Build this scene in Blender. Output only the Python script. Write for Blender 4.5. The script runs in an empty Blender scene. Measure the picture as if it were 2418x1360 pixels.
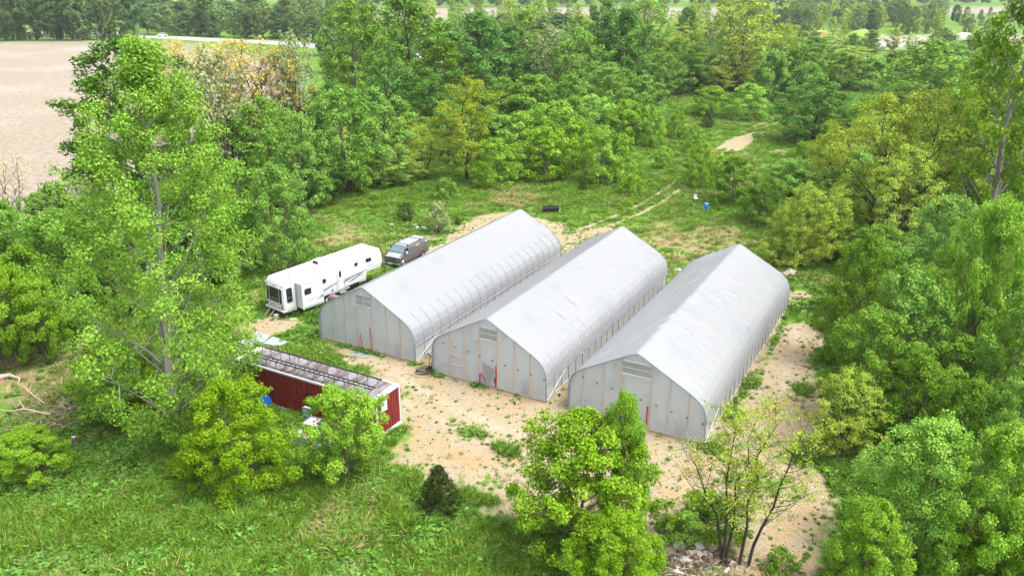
import bpy, bmesh, math, random
import numpy as np
from mathutils import Vector, Matrix

random.seed(7)
RNG = np.random.default_rng(7)
SC = bpy.context.scene
COL = SC.collection

# ------------------------------------------------------------------ camera, sky, sun, exposure
CAM_H, F_PX, IMG_W, IMG_H = 27.62, 1900.0, 2418.0, 1360.0
PITCH = math.atan(735 / F_PX)
cam_d = bpy.data.cameras.new('camera')
cam_d.sensor_fit = 'HORIZONTAL'; cam_d.sensor_width = 36
cam_d.lens = 36 * F_PX / IMG_W
cam_d.clip_end = 6000; cam_d.clip_start = .5
cam = bpy.data.objects.new('camera', cam_d); COL.objects.link(cam)
cam.location = (0, 0, CAM_H); cam.rotation_euler = (math.pi / 2 - PITCH, 0, 0)
SC.camera = cam

SUN_EL, SUN_AZ = math.radians(62), math.radians(112)      # azimuth clockwise from +Y
w = bpy.data.worlds.new('World'); SC.world = w; w.use_nodes = True
wn, wl = w.node_tree.nodes, w.node_tree.links
sky = wn.new('ShaderNodeTexSky'); sky.sky_type = 'NISHITA'; sky.sun_disc = False
sky.sun_elevation = SUN_EL; sky.sun_rotation = SUN_AZ
sky.dust_density = 5; sky.ozone_density = 1; sky.air_density = 1
hs = wn.new('ShaderNodeHueSaturation'); hs.inputs['Saturation'].default_value = .25   # thin cloud: paler than a clear sky
wl.new(sky.outputs[0], hs.inputs['Color'])
wl.new(hs.outputs[0], wn['Background'].inputs[0]); wn['Background'].inputs[1].default_value = .15
sl = bpy.data.lights.new('sun', 'SUN'); sl.energy = 1.1; sl.angle = math.radians(24); sl.color = (1, .955, .88)
so = bpy.data.objects.new('sun', sl); COL.objects.link(so); so.location = (60, 20, 120)
sdir = Vector((math.sin(SUN_AZ) * math.cos(SUN_EL), math.cos(SUN_AZ) * math.cos(SUN_EL), math.sin(SUN_EL)))
so.rotation_euler = sdir.to_track_quat('Z', 'Y').to_euler()
SC.view_settings.view_transform = 'Standard'; SC.view_settings.look = 'None'
SC.view_settings.exposure = 1.6; SC.view_settings.gamma = 1; SC.view_settings.use_curve_mapping = False
SC.render.engine = 'CYCLES'
cy = SC.cycles
cy.max_bounces = 6; cy.diffuse_bounces = 2; cy.glossy_bounces = 2; cy.transmission_bounces = 4
cy.transparent_max_bounces = 8; cy.volume_bounces = 0
cy.caustics_reflective = False; cy.caustics_refractive = False
cy.use_denoising = True
SC.render.filter_size = 1.05

# ------------------------------------------------------------------ helpers
def ray(px, py):
    a = (px - IMG_W / 2) / F_PX; b = -(py - IMG_H / 2) / F_PX
    return np.array([a, math.cos(PITCH) + b * math.sin(PITCH), -math.sin(PITCH) + b * math.cos(PITCH)])
def un(px, py, z=0.0):
    """the point of the level z that a pixel of the photograph looks at"""
    d = ray(px, py); t = (z - CAM_H) / d[2]
    return np.array([d[0] * t, d[1] * t, z])
def poly_un(pts): return np.array([un(*p)[:2] for p in pts])
def inside(P, poly):
    x, y = P[..., 0], P[..., 1]; r = np.zeros(x.shape, bool); n = len(poly)
    for i in range(n):
        x0, y0 = poly[i]; x1, y1 = poly[(i + 1) % n]
        c = ((y0 > y) != (y1 > y)) & (x < (x1 - x0) * (y - y0) / (y1 - y0 + 1e-12) + x0)
        r ^= c
    return r
def seg_dist(P, pts, closed=True):
    d = np.full(P.shape[:-1], 1e9); n = len(pts)
    for i in range(n if closed else n - 1):
        a = np.array(pts[i]); b = np.array(pts[(i + 1) % n]); ab = b - a
        t = np.clip(((P - a) @ ab) / max(ab @ ab, 1e-9), 0, 1)
        d = np.minimum(d, np.linalg.norm(P - (a + t[..., None] * ab), axis=-1))
    return d
def sdist(P, poly):
    d = seg_dist(P, poly); return np.where(inside(P, poly), d, -d)

def npmesh(name, V, F, mat=None, attr=None, smooth=False):
    V = np.asarray(V, np.float32); F = np.asarray(F, np.int32); k = F.shape[1]
    me = bpy.data.meshes.new(name)
    me.vertices.add(len(V)); me.vertices.foreach_set('co', V.ravel())
    me.loops.add(F.size); me.loops.foreach_set('vertex_index', F.ravel())
    me.polygons.add(len(F)); me.polygons.foreach_set('loop_start', np.arange(0, F.size, k, dtype=np.int32))
    if smooth: me.polygons.foreach_set('use_smooth', np.ones(len(F), bool))
    for an, av in (attr or {}).items():
        a = me.attributes.new(an, 'FLOAT', 'POINT'); a.data.foreach_set('value', np.asarray(av, np.float32))
    me.update(calc_edges=True)
    if mat: me.materials.append(mat)
    return me
def link(name, me, parent=None, **props):
    o = bpy.data.objects.new(name, me); COL.objects.link(o)
    if parent is not None: o.parent = parent
    for k, v in props.items(): o[k] = v
    return o
def empty(name, loc, rz=0, **props):
    o = bpy.data.objects.new(name, None); COL.objects.link(o); o.empty_display_size = .2
    o.location = loc; o.rotation_euler = (0, 0, rz)
    for k, v in props.items():
        if v is not None: o[k] = v
    return o

class MB:
    """collects shapes, builds ONE mesh"""
    def __init__(s): s.v = []; s.f = []
    def add(s, V, F):
        n = len(s.v); s.v += [tuple(map(float, p)) for p in V]; s.f += [tuple(i + n for i in f) for f in F]; return s
    def box(s, x0, x1, y0, y1, z0, z1):
        V = [(x, y, z) for z in (z0, z1) for y in (y0, y1) for x in (x0, x1)]
        return s.add(V, [(0, 2, 3, 1), (4, 5, 7, 6), (0, 1, 5, 4), (2, 6, 7, 3), (0, 4, 6, 2), (1, 3, 7, 5)])
    def bar(s, a, b, wx, wz, up=(0, 0, 1)):
        a, b = Vector(a), Vector(b); d = (b - a).normalized(); u = Vector(up)
        r = d.cross(u)
        if r.length < 1e-4: r = d.cross(Vector((1, 0, 0)))
        r.normalize(); u = r.cross(d)
        V = [p + r * (i * wx / 2) + u * (j * wz / 2) for p in (a, b) for i, j in ((-1, -1), (1, -1), (1, 1), (-1, 1))]
        return s.add(V, [(3, 2, 1, 0), (4, 5, 6, 7), (0, 1, 5, 4), (1, 2, 6, 5), (2, 3, 7, 6), (3, 0, 4, 7)])
    def tube(s, pts, r, n=6, cap=True):
        pts = [Vector(p) for p in pts]; m = len(pts)
        rr = r if hasattr(r, '__len__') else [r] * m
        V = []; ref = None
        for i, p in enumerate(pts):
            d = (pts[min(i + 1, m - 1)] - pts[max(i - 1, 0)]).normalized()
            if ref is None:
                ref = d.cross(Vector((0, 0, 1)) if abs(d.z) < .9 else Vector((1, 0, 0))).normalized()
            ref = (ref - d * ref.dot(d)); ref = ref.normalized() if ref.length > 1e-5 else d.orthogonal().normalized()
            bi = d.cross(ref)
            V += [p + (ref * math.cos(2 * math.pi * k / n) + bi * math.sin(2 * math.pi * k / n)) * rr[i] for k in range(n)]
        Fs = [(i * n + k, i * n + (k + 1) % n, (i + 1) * n + (k + 1) % n, (i + 1) * n + k) for i in range(m - 1) for k in range(n)]
        if cap: Fs += [tuple(range(n))[::-1], tuple((m - 1) * n + k for k in range(n))]
        return s.add(V, Fs)
    def lathe(s, prof, n=16, c=(0, 0, 0), axis='z'):
        V = []; m = len(prof)
        for r, z in prof:
            for k in range(n):
                a = 2 * math.pi * k / n; x, y = r * math.cos(a), r * math.sin(a)
                q = (x, y, z) if axis == 'z' else ((z, x, y) if axis == 'x' else (x, z, y))
                V.append((q[0] + c[0], q[1] + c[1], q[2] + c[2]))
        Fs = [(i * n + k, i * n + (k + 1) % n, (i + 1) * n + (k + 1) % n, (i + 1) * n + k) for i in range(m - 1) for k in range(n)]
        Fs += [tuple(range(n))[::-1], tuple((m - 1) * n + k for k in range(n))]
        return s.add(V, Fs)
    def prism(s, poly, mp, d0, d1):
        """poly of 2-D points; mp(u, v, d) -> xyz"""
        n = len(poly)
        V = [mp(u, v, d0) for u, v in poly] + [mp(u, v, d1) for u, v in poly]
        return s.add(V, [tuple(range(n))[::-1], tuple(range(n, 2 * n))] + [(i, (i + 1) % n, n + (i + 1) % n, n + i) for i in range(n)])
    def mesh(s, name, mat, smooth=False, bevel=0, seg=2):
        me = bpy.data.meshes.new(name); me.from_pydata(s.v, [], s.f)
        bm = bmesh.new(); bm.from_mesh(me)
        bmesh.ops.recalc_face_normals(bm, faces=bm.faces)
        if bevel:
            es = [e for e in bm.edges if len(e.link_faces) == 2 and e.calc_face_angle(0) > .5]
            bmesh.ops.bevel(bm, geom=es, offset=bevel, segments=seg, profile=.5, affect='EDGES', clamp_overlap=True)
        if smooth:
            for f in bm.faces: f.smooth = True
        bm.to_mesh(me); bm.free()
        if smooth:
            try: me.set_sharp_from_angle(angle=math.radians(40))
            except Exception: pass
        me.materials.append(mat); return me
    def build(s, name, mat, parent=None, smooth=False, bevel=0, seg=2, **props):
        return link(name, s.mesh(name, mat, smooth, bevel, seg), parent, **props)
def rrect(x0, x1, y0, y1, r, n=3):
    P = []
    for cx, cy, a0 in ((x1 - r, y1 - r, 0), (x0 + r, y1 - r, 90), (x0 + r, y0 + r, 180), (x1 - r, y0 + r, 270)):
        for k in range(n + 1):
            a = math.radians(a0 + 90 * k / n); P.append((cx + r * math.cos(a), cy + r * math.sin(a)))
    return P

# ------------------------------------------------------------------ materials
class NT:
    def __init__(s, name):
        s.m = bpy.data.materials.new(name); s.m.use_nodes = True
        s.t = s.m.node_tree; s.n = s.t.nodes; s.l = s.t.links
        s.out = s.n['Material Output']; s.p = s.n['Principled BSDF']
    def set(s, sock, v):
        if hasattr(v, 'links') or isinstance(v, bpy.types.NodeSocket): s.l.new(v, sock)
        elif isinstance(v, (tuple, list)) and sock.type == 'RGBA' and len(v) == 3: sock.default_value = (*v, 1)
        else: sock.default_value = v
    def coord(s, kind='Object', scale=None):
        c = s.n.new('ShaderNodeTexCoord').outputs[kind]
        if scale is None: return c
        mp = s.n.new('ShaderNodeMapping'); s.l.new(c, mp.inputs[0]); mp.inputs['Scale'].default_value = scale; return mp.outputs[0]
    def pos(s, scale=None):
        c = s.n.new('ShaderNodeNewGeometry').outputs['Position']
        if scale is None: return c
        mp = s.n.new('ShaderNodeMapping'); s.l.new(c, mp.inputs[0]); mp.inputs['Scale'].default_value = scale; return mp.outputs[0]
    def noise(s, co, scale, detail=3, rough=.55, dist=0):
        q = s.n.new('ShaderNodeTexNoise'); s.l.new(co, q.inputs['Vector'])
        q.inputs['Scale'].default_value = scale; q.inputs['Detail'].default_value = detail
        q.inputs['Roughness'].default_value = rough; q.inputs['Distortion'].default_value = dist
        return q.outputs['Fac']
    def attr(s, name):
        q = s.n.new('ShaderNodeAttribute'); q.attribute_name = name; return q.outputs['Fac']
    def math(s, op, a, b=0.0, c=None):
        q = s.n.new('ShaderNodeMath'); q.operation = op; s.set(q.inputs[0], a); s.set(q.inputs[1], b)
        if c is not None: s.set(q.inputs[2], c)
        return q.outputs[0]
    def step(s, v, lo, hi, a=0.0, b=1.0):
        q = s.n.new('ShaderNodeMapRange'); q.interpolation_type = 'SMOOTHSTEP'
        s.set(q.inputs[0], v); q.inputs[1].default_value = lo; q.inputs[2].default_value = hi
        q.inputs[3].default_value = a; q.inputs[4].default_value = b; return q.outputs[0]
    def mix(s, f, a, b):
        q = s.n.new('ShaderNodeMix'); q.data_type = 'RGBA'; s.set(q.inputs['Factor'], f)
        s.set(q.inputs[6], a); s.set(q.inputs[7], b); return q.outputs[2]
    def hsv(s, c, h=.5, sat=1.0, v=1.0):
        q = s.n.new('ShaderNodeHueSaturation'); s.set(q.inputs['Hue'], h); s.set(q.inputs['Saturation'], sat)
        s.set(q.inputs['Value'], v); s.set(q.inputs['Color'], c); return q.outputs[0]
    def bump(s, h, strength=.3, dist=.02):
        q = s.n.new('ShaderNodeBump'); s.set(q.inputs['Height'], h); q.inputs['Strength'].default_value = strength
        q.inputs['Distance'].default_value = dist; s.l.new(q.outputs[0], s.p.inputs['Normal']); return q.outputs[0]
    def bsdf(s, color, rough=.7, metal=0.0, spec=.3):
        s.set(s.p.inputs['Base Color'], color); s.set(s.p.inputs['Roughness'], rough)
        s.p.inputs['Metallic'].default_value = metal; s.p.inputs['Specular IOR Level'].default_value = spec; return s

def plain(name, c, rough=.6, metal=0, var=.12, scale=3.0, spec=.3, grime=None, bump=0):
    t = NT(name); co = t.coord()
    n = t.noise(co, scale, 4)
    col = t.mix(n, tuple(x * (1 - var) for x in c), tuple(min(1, x * (1 + var)) for x in c))
    if grime:
        g = t.step(t.noise(co, scale * .6, 6, .65), .52, .75)
        col = t.mix(g, col, grime)
    t.bsdf(col, rough, metal, spec)
    if bump: t.bump(t.noise(co, scale * 8, 4), bump, .02)
    return t.m

def leaf_mat(name, c, c2, transl=.27, rough=.5, spread=.014, vr=.42):
    """c, c2: two leaf colours; varied by leaf and by tree"""
    t = NT(name)
    rnd = t.n.new('ShaderNodeObjectInfo').outputs['Random']
    col = t.mix(t.attr('tint'), c, c2)
    col = t.hsv(col, t.math('MULTIPLY_ADD', rnd, spread, .497 - spread / 2), t.math('MULTIPLY_ADD', rnd, -.18, 1.24), t.math('MULTIPLY_ADD', rnd, vr, 1 - vr / 2))
    t.bsdf(col, .6, 0, .15)
    tr = t.n.new('ShaderNodeBsdfTranslucent'); t.l.new(t.hsv(col, .497, 1.0, 1.12), tr.inputs[0])
    mx = t.n.new('ShaderNodeMixShader'); mx.inputs[0].default_value = transl
    t.l.new(t.p.outputs[0], mx.inputs[1]); t.l.new(tr.outputs[0], mx.inputs[2]); t.l.new(mx.outputs[0], t.out.inputs[0])
    return t.m

def film_mat(name, c, transl=.35, clear=0.0, blotch=.08, blotch_scale=.5, rough=.35, crease=0):
    """greenhouse plastic: reflects, lets light through, and where 'clear' a little view"""
    t = NT(name); co = t.coord()
    st = t.step(t.noise(co, blotch_scale, 4, .6, .4), .5, .78)
    col = t.mix(st, c, tuple(x * (1 - blotch * k) for x, k in zip(c, (1.25, 1.05, .8))))
    fine = t.noise(co, 14, 3); col = t.mix(t.step(fine, .4, .8, 0, .12), col, tuple(x * .8 for x in c))
    t.bsdf(col, rough, 0, .35)
    if crease:
        mp = t.n.new('ShaderNodeMapping'); t.l.new(co, mp.inputs[0]); mp.inputs['Rotation'].default_value = (0, 0, .35); mp.inputs['Scale'].default_value = (.35, 2.4, .5)
        mp2 = t.n.new('ShaderNodeMapping'); t.l.new(co, mp2.inputs[0]); mp2.inputs['Rotation'].default_value = (0, 0, -.5); mp2.inputs['Scale'].default_value = (.5, 3.4, .7)
        t.bump(t.math('ADD', t.noise(mp.outputs[0], 1.0, 4, .55, .5), t.math('MULTIPLY', t.noise(mp2.outputs[0], 1.0, 3, .5, .3), .7)), crease, .12)
    tr = t.n.new('ShaderNodeBsdfTranslucent'); t.l.new(col, tr.inputs[0])
    mx = t.n.new('ShaderNodeMixShader'); mx.inputs[0].default_value = transl
    t.l.new(t.p.outputs[0], mx.inputs[1]); t.l.new(tr.outputs[0], mx.inputs[2]); res = mx.outputs[0]
    if clear:
        tp = t.n.new('ShaderNodeBsdfTransparent'); m2 = t.n.new('ShaderNodeMixShader'); m2.inputs[0].default_value = clear
        t.l.new(res, m2.inputs[1]); t.l.new(tp.outputs[0], m2.inputs[2]); res = m2.outputs[0]
    t.l.new(res, t.out.inputs[0]); return t.m

def glass_mat(name, c=(.012, .014, .016), rough=.08):
    t = NT(name); n = t.noise(t.coord(), 2.0, 2)
    t.bsdf(t.mix(n, c, tuple(x * 1.8 for x in c)), rough, 0, .6); return t.m

M = {}
M['white'] = plain('white_paint', (.55, .56, .58), .4, 0, .03, 1.2, .4, None)
M['rv_white'] = plain('trailer_shell', (.52, .545, .57), .32, 0, .03, .8, .45, (.54, .55, .54))
M['rv_roof'] = plain('trailer_roof', (.60, .60, .60), .55, 0, .04, 1.0, .3, (.56, .55, .51))
M['rv_grey'] = plain('trailer_grey', (.25, .28, .30), .45)
M['rv_blue'] = plain('decal_slate', (.10, .14, .18), .4)
M['rv_purple'] = plain('decal_plum', (.09, .08, .16), .4)
M['rv_tan'] = plain('decal_taupe', (.28, .27, .31), .4)
M['glass'] = glass_mat('dark_glass')
M['windshield'] = glass_mat('windshield_glass', (.08, .12, .13), .05)
M['black'] = plain('black_plastic', (.02, .02, .022), .5)
M['rubber'] = plain('tyre_rubber', (.02, .02, .02), .85)
M['chrome'] = plain('chrome', (.6, .6, .62), .25, .9, .05)
M['galv'] = plain('galvanised_steel', (.36, .39, .42), .45, .5, .1)
M['rib'] = plain('hoop_steel', (.22, .26, .30), .5, .2, .1)
M['wood'] = plain('pale_lumber', (.50, .42, .36), .8, 0, .2, 4)
M['board'] = plain('weathered_board', (.36, .31, .25), .85, 0, .25, 4)
M['red'] = plain('red_tape', (.42, .012, .03), .5)
M['tail'] = plain('red_lens', (.35, .01, .02), .25)
M['van'] = plain('van_grey_paint', (.095, .097, .108), .38, .25, .12, 1.5, .5, (.13, .128, .125))
M['van_roof'] = plain('van_roof_faded', (.28, .29, .32), .5, .1, .12, 1.5, .4, (.2, .2, .21))
M['yellow'] = plain('yellow_decal', (.42, .30, .06), .5)
M['cont_red'] = plain('container_red', (.17, .016, .018), .5, 0, .18, 1.6, .35, (.11, .014, .015))
M['tarp_brown'] = plain('brown_cover', (.20, .12, .11), .6, 0, .2, 3, .3)
M['blue'] = plain('blue_plastic', (.02, .13, .55), .4)
M['lblue'] = plain('faded_blue_plastic', (.16, .34, .48), .5)
M['teal'] = plain('teal_sheet', (.35, .62, .60), .5)
M['slate'] = plain('slate_panel', (.26, .29, .34), .6, 0, .18, 2, .3, (.33, .35, .37))
M['matgrey'] = plain('rubber_mat', (.22, .23, .22), .85, 0, .2, 3)
M['stone'] = plain('stone', (.42, .36, .32), .9, 0, .3, 3)
M['concrete'] = plain('concrete', (.5, .47, .44), .9, 0, .2, 3)
M['bark'] = plain('bark', (.13, .105, .085), .95, 0, .4, 5, .1, (.2, .18, .15))
M['bark_dark'] = plain('bark_dark', (.055, .045, .038), .95, 0, .4, 5, .1)
M['bark_pale'] = plain('bark_pale', (.25, .235, .205), .9, 0, .35, 3, .1, (.14, .12, .10))
M['bark_brown'] = plain('bark_brown', (.16, .10, .07), .95, 0, .4, 5, .1)
M['dead'] = plain('dead_wood', (.42, .35, .27), .9, 0, .3, 4)
M['dead_dark'] = plain('dead_wood_dark', (.13, .09, .08), .95, 0, .4, 4)
M['crane'] = plain('crane_dark_steel', (.05, .06, .07), .6)
M['crane_y'] = plain('crane_yellow', (.55, .36, .08), .6)
M['car_blue'] = plain('car_blue', (.12, .2, .32), .3, .2)
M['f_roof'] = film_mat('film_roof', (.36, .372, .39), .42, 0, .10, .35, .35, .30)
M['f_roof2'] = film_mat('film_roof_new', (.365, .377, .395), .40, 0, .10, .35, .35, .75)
M['f_end'] = film_mat('film_end', (.82, .86, .90), .55, .10, .26, .55)  # dim blurred contents behind this film are put into its colour as random blotches
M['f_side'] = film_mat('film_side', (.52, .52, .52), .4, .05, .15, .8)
M['f_patch'] = film_mat('film_patch', (.29, .30, .31), .25, 0, .08, .6)
M['f_vent'] = film_mat('film_vent', (.62, .63, .64), .5, .35, .1, .8)

LEAF = {
 'poplar': leaf_mat('leaf_poplar', (.105, .235, .03), (.28, .405, .09)),
 'bright': leaf_mat('leaf_bright', (.125, .28, .032), (.33, .475, .12)),
 'mid': leaf_mat('leaf_mid', (.085, .20, .03), (.25, .385, .10)),
 'dark': leaf_mat('leaf_dark', (.05, .14, .026), (.16, .29, .075)),
 'locust': leaf_mat('leaf_locust', (.23, .34, .05), (.42, .50, .15)),
 'ochre': leaf_mat('leaf_ochre', (.40, .36, .11), (.54, .48, .19)),
 'pale': leaf_mat('leaf_pale', (.20, .27, .10), (.36, .40, .22)),
 'blossom': leaf_mat('leaf_blossom', (.12, .20, .05), (.40, .43, .26)),
 'cedar': leaf_mat('leaf_cedar', (.030, .055, .018), (.075, .095, .03), .15),
 'far': leaf_mat('leaf_far', (.11, .19, .06), (.22, .29, .11), .3, .6, .03),
 'fardark': leaf_mat('leaf_far_dark', (.06, .13, .045), (.13, .20, .075), .3, .6, .03),
 'grass': leaf_mat('grass_blade', (.065, .155, .022), (.21, .32, .07), .3, .6, .03, 1.0),
 'weed': leaf_mat('weed_leaf', (.045, .135, .025), (.17, .29, .07), .3, .6, .03, 1.0),
 'straw': leaf_mat('straw', (.42, .31, .19), (.56, .44, .28), .2, .8, .03),
}

# ------------------------------------------------------------------ ground, yard, track, field, road
YARD = poly_un([(575,775),(640,757),(720,752),(790,770),(850,690),(905,640),(960,600),(1015,560),(1070,540),(1130,515),(1230,503),
    (1300,527),(1380,530),(1460,520),(1475,535),(1440,560),(1500,572),(1590,612),(1640,640),(1720,665),(1860,690),(1905,695),(1957,735),
    (1950,800),(1925,900),(1925,960),(1950,1060),(2005,1180),(1965,1260),(1900,1350),(1700,1362),(1560,1305),(1400,1235),(1290,1213),(1200,1208),
    (1080,1182),(985,1142),(905,1095),(925,1012),(880,1000),(760,930),(660,860),(600,810)])
FIELD = poly_un([(-300,101),(200,99),(410,103),(560,125),(640,140),(700,160),(700,260),(640,330),(560,440),(300,540),(0,600),(-300,640)])
TRACK = [tuple(un(*p)[:2]) for p in [(1380,548),(1440,525),(1500,500),(1550,474),(1590,446),(1625,415),(1660,388),(1700,358),(1745,328),(1800,297),(1845,283),(1875,262)]]
BARE = poly_un([(1708,352),(1735,325),(1782,314),(1770,335),(1745,356)])
QUARRY = poly_un([(1975,103),(2050,90),(2150,84),(2300,80),(2420,84),(2420,108),(2250,112),(2100,117),(1990,114)])
FARF = [poly_un(q) for q in ([(860,50),(1250,43),(1480,45),(1720,41),(1720,22),(1480,18),(880,22)], [(2190,36),(2420,33),(2420,17),(2210,14)], [(620,132),(760,132),(760,112),(650,108)])]
ROAD = [tuple(un(*p)[:2]) for p in [(-400,64),(250,80),(370,88),(480,94),(650,102),(760,110),(900,124),(1100,150)]]
CROSS = [un(x, y)[:2] for x, y in ((1120,1005),(1010,960))]
G1, G2, G3 = ((-11.485, 57.784), -.5094), ((-1.7266, 51.6442), -.5059), ((8.0045, 46.1555), -.5064)
def axis(lo, hi, step, far_lo, far_hi):
    a = list(np.arange(lo, hi + 1e-6, step)); s = step
    while a[-1] < far_hi: s *= 1.14; a.append(a[-1] + s)
    s = step
    while a[0] > far_lo: s *= 1.14; a.insert(0, a[0] - s)
    return np.array(a)
xs = axis(-60, 66, .5, -2600, 2600); ys = axis(26, 176, .5, -400, 3200)
X, Y = np.meshgrid(xs, ys); P2 = np.stack([X, Y], -1)
near = (X > -90) & (X < 100) & (Y > 15) & (Y < 260)
def vnoise(X, Y, s, seed=0):
    r = np.random.default_rng(seed); k = r.random((64, 64))
    u, v = X / s + 1000, Y / s + 1000; i, j = np.floor(u).astype(int), np.floor(v).astype(int)
    fu, fv = u - i, v - j; fu = fu * fu * (3 - 2 * fu); fv = fv * fv * (3 - 2 * fv)
    g = lambda a, b: k[a % 64, b % 64]
    return (g(i, j) * (1 - fu) + g(i + 1, j) * fu) * (1 - fv) + (g(i, j + 1) * (1 - fu) + g(i + 1, j + 1) * fu) * fv
def fbm(X, Y, s, seed=0): return sum(vnoise(X, Y, s / 2 ** k, seed + k) * .5 ** k for k in range(4)) / 1.875
def dirt_at(P):
    x, y = P[..., 0], P[..., 1]
    sd = sdist(P, YARD) + (fbm(x, y, 7, 3) - .5) * 6.0 + (fbm(x, y, 1.8, 4) - .5) * 2.5
    m = np.clip(.5 + sd / 5.0, 0, .88)
    pat = fbm(x, y, 5, 13) * .6 + fbm(x, y, 1.6, 17) * .4
    m = m - np.clip((pat - .47) * 6, 0, 1) * np.clip(1.25 - sd / 18, .45, 1) * .46
    # two ruts of the track, coming and going
    td = np.abs(seg_dist(P, TRACK, False)); along = np.clip((y - 90) / 100, 0, 1)
    rut = np.clip(1.15 - np.abs(td - .95) / .55, 0, 1) * np.clip(.85 + (fbm(x, y, 9, 11) - .5) * 1.6 - along * .45, 0, 1)
    m = np.maximum(m, rut * .9)
    m = np.maximum(m, np.clip(.7 + (sdist(P, BARE) + (fbm(x, y, 3, 5) - .5) * 2) / 2.0, 0, 1) * (sdist(P, BARE) > -2))
    # greener strips inside the yard
    strip = seg_dist(P, [tuple(un(*p)[:2]) for p in [(850,880),(960,930),(1080,1000),(1200,1060)]], False)
    m -= np.clip(1 - strip / 1.6, 0, 1) * .26 * fbm(x, y, 2.5, 21) * 2
    lefty = seg_dist(P, [tuple(un(*p)[:2]) for p in [(690,800),(800,860),(860,880)]], False)
    m -= np.clip(1 - lefty / 3.0, 0, 1) * .36 * fbm(x, y, 3, 22) * 2
    east = seg_dist(P, [tuple(un(*p)[:2]) for p in [(1680,1060),(1780,900),(1860,740)]], False)
    m -= np.clip(1 - east / 1.2, 0, 1) * .40
    return np.clip(m, 0, 1)
RUTS = [tuple(un(*p)[:2]) for p in [(1440,530),(1130,525),(1015,580),(905,650),(790,775),(860,860),(980,940),(1150,1020),(1350,1085),(1560,1160),(1760,1160),(1850,1020),(1900,860),(1915,740)]]
rut_a = np.clip(1.2 - np.abs(seg_dist(P2, RUTS, False) - .9) / .45, 0, 1) * np.clip(fbm(X, Y, 6, 121) * 2.6 - .75, 0, 1)
dirt = np.zeros_like(X); dirt[near] = dirt_at(P2[near])
dry = fbm(X, Y, 9, 31) * .6 + fbm(X, Y, 2.5, 41) * .4
dist_s = np.maximum(0, 1 - np.maximum(Y - 60, 0) / 160)
DRYSPOTS = [(1110,1225,3,.05),(820,1260,6,-.14),(1500,600,6,.12),(1560,560,7,.12),(850,560,9,.18),(1700,590,6,.2),(130,985,5,.25),(60,880,4,.2),(690,1220,4,.10),(1250,470,8,.1)]
for px, py, r, a in DRYSPOTS:
    c = un(px, py); dry = dry + a * np.exp(-((X - c[0]) ** 2 + (Y - c[1]) ** 2) / (r * r))
fieldm = np.clip(.5 + sdist(P2, FIELD) / 6, 0, 1)
fieldm = np.maximum(fieldm, np.clip(.5 + (sdist(P2, QUARRY) + (fbm(X, Y, 30, 8) - .5) * 16) / 8, 0, 1))
for q in FARF[:2]: fieldm = np.maximum(fieldm, np.clip(.5 + (sdist(P2, q) + (fbm(X, Y, 60, 8) - .5) * 30) / 10, 0, 1))
Z = (fbm(X, Y, 6, 51) - .5) * .22 * np.clip(1 - dirt * 1.6, 0, 1) * near
for (c, a) in (G1, G2, G3):
    d = np.hypot(X - c[0] - 12 * math.sin(-a), Y - c[1] - 12 * math.cos(a)); Z = np.where(d < 15, np.minimum(Z, 0), Z)

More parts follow.
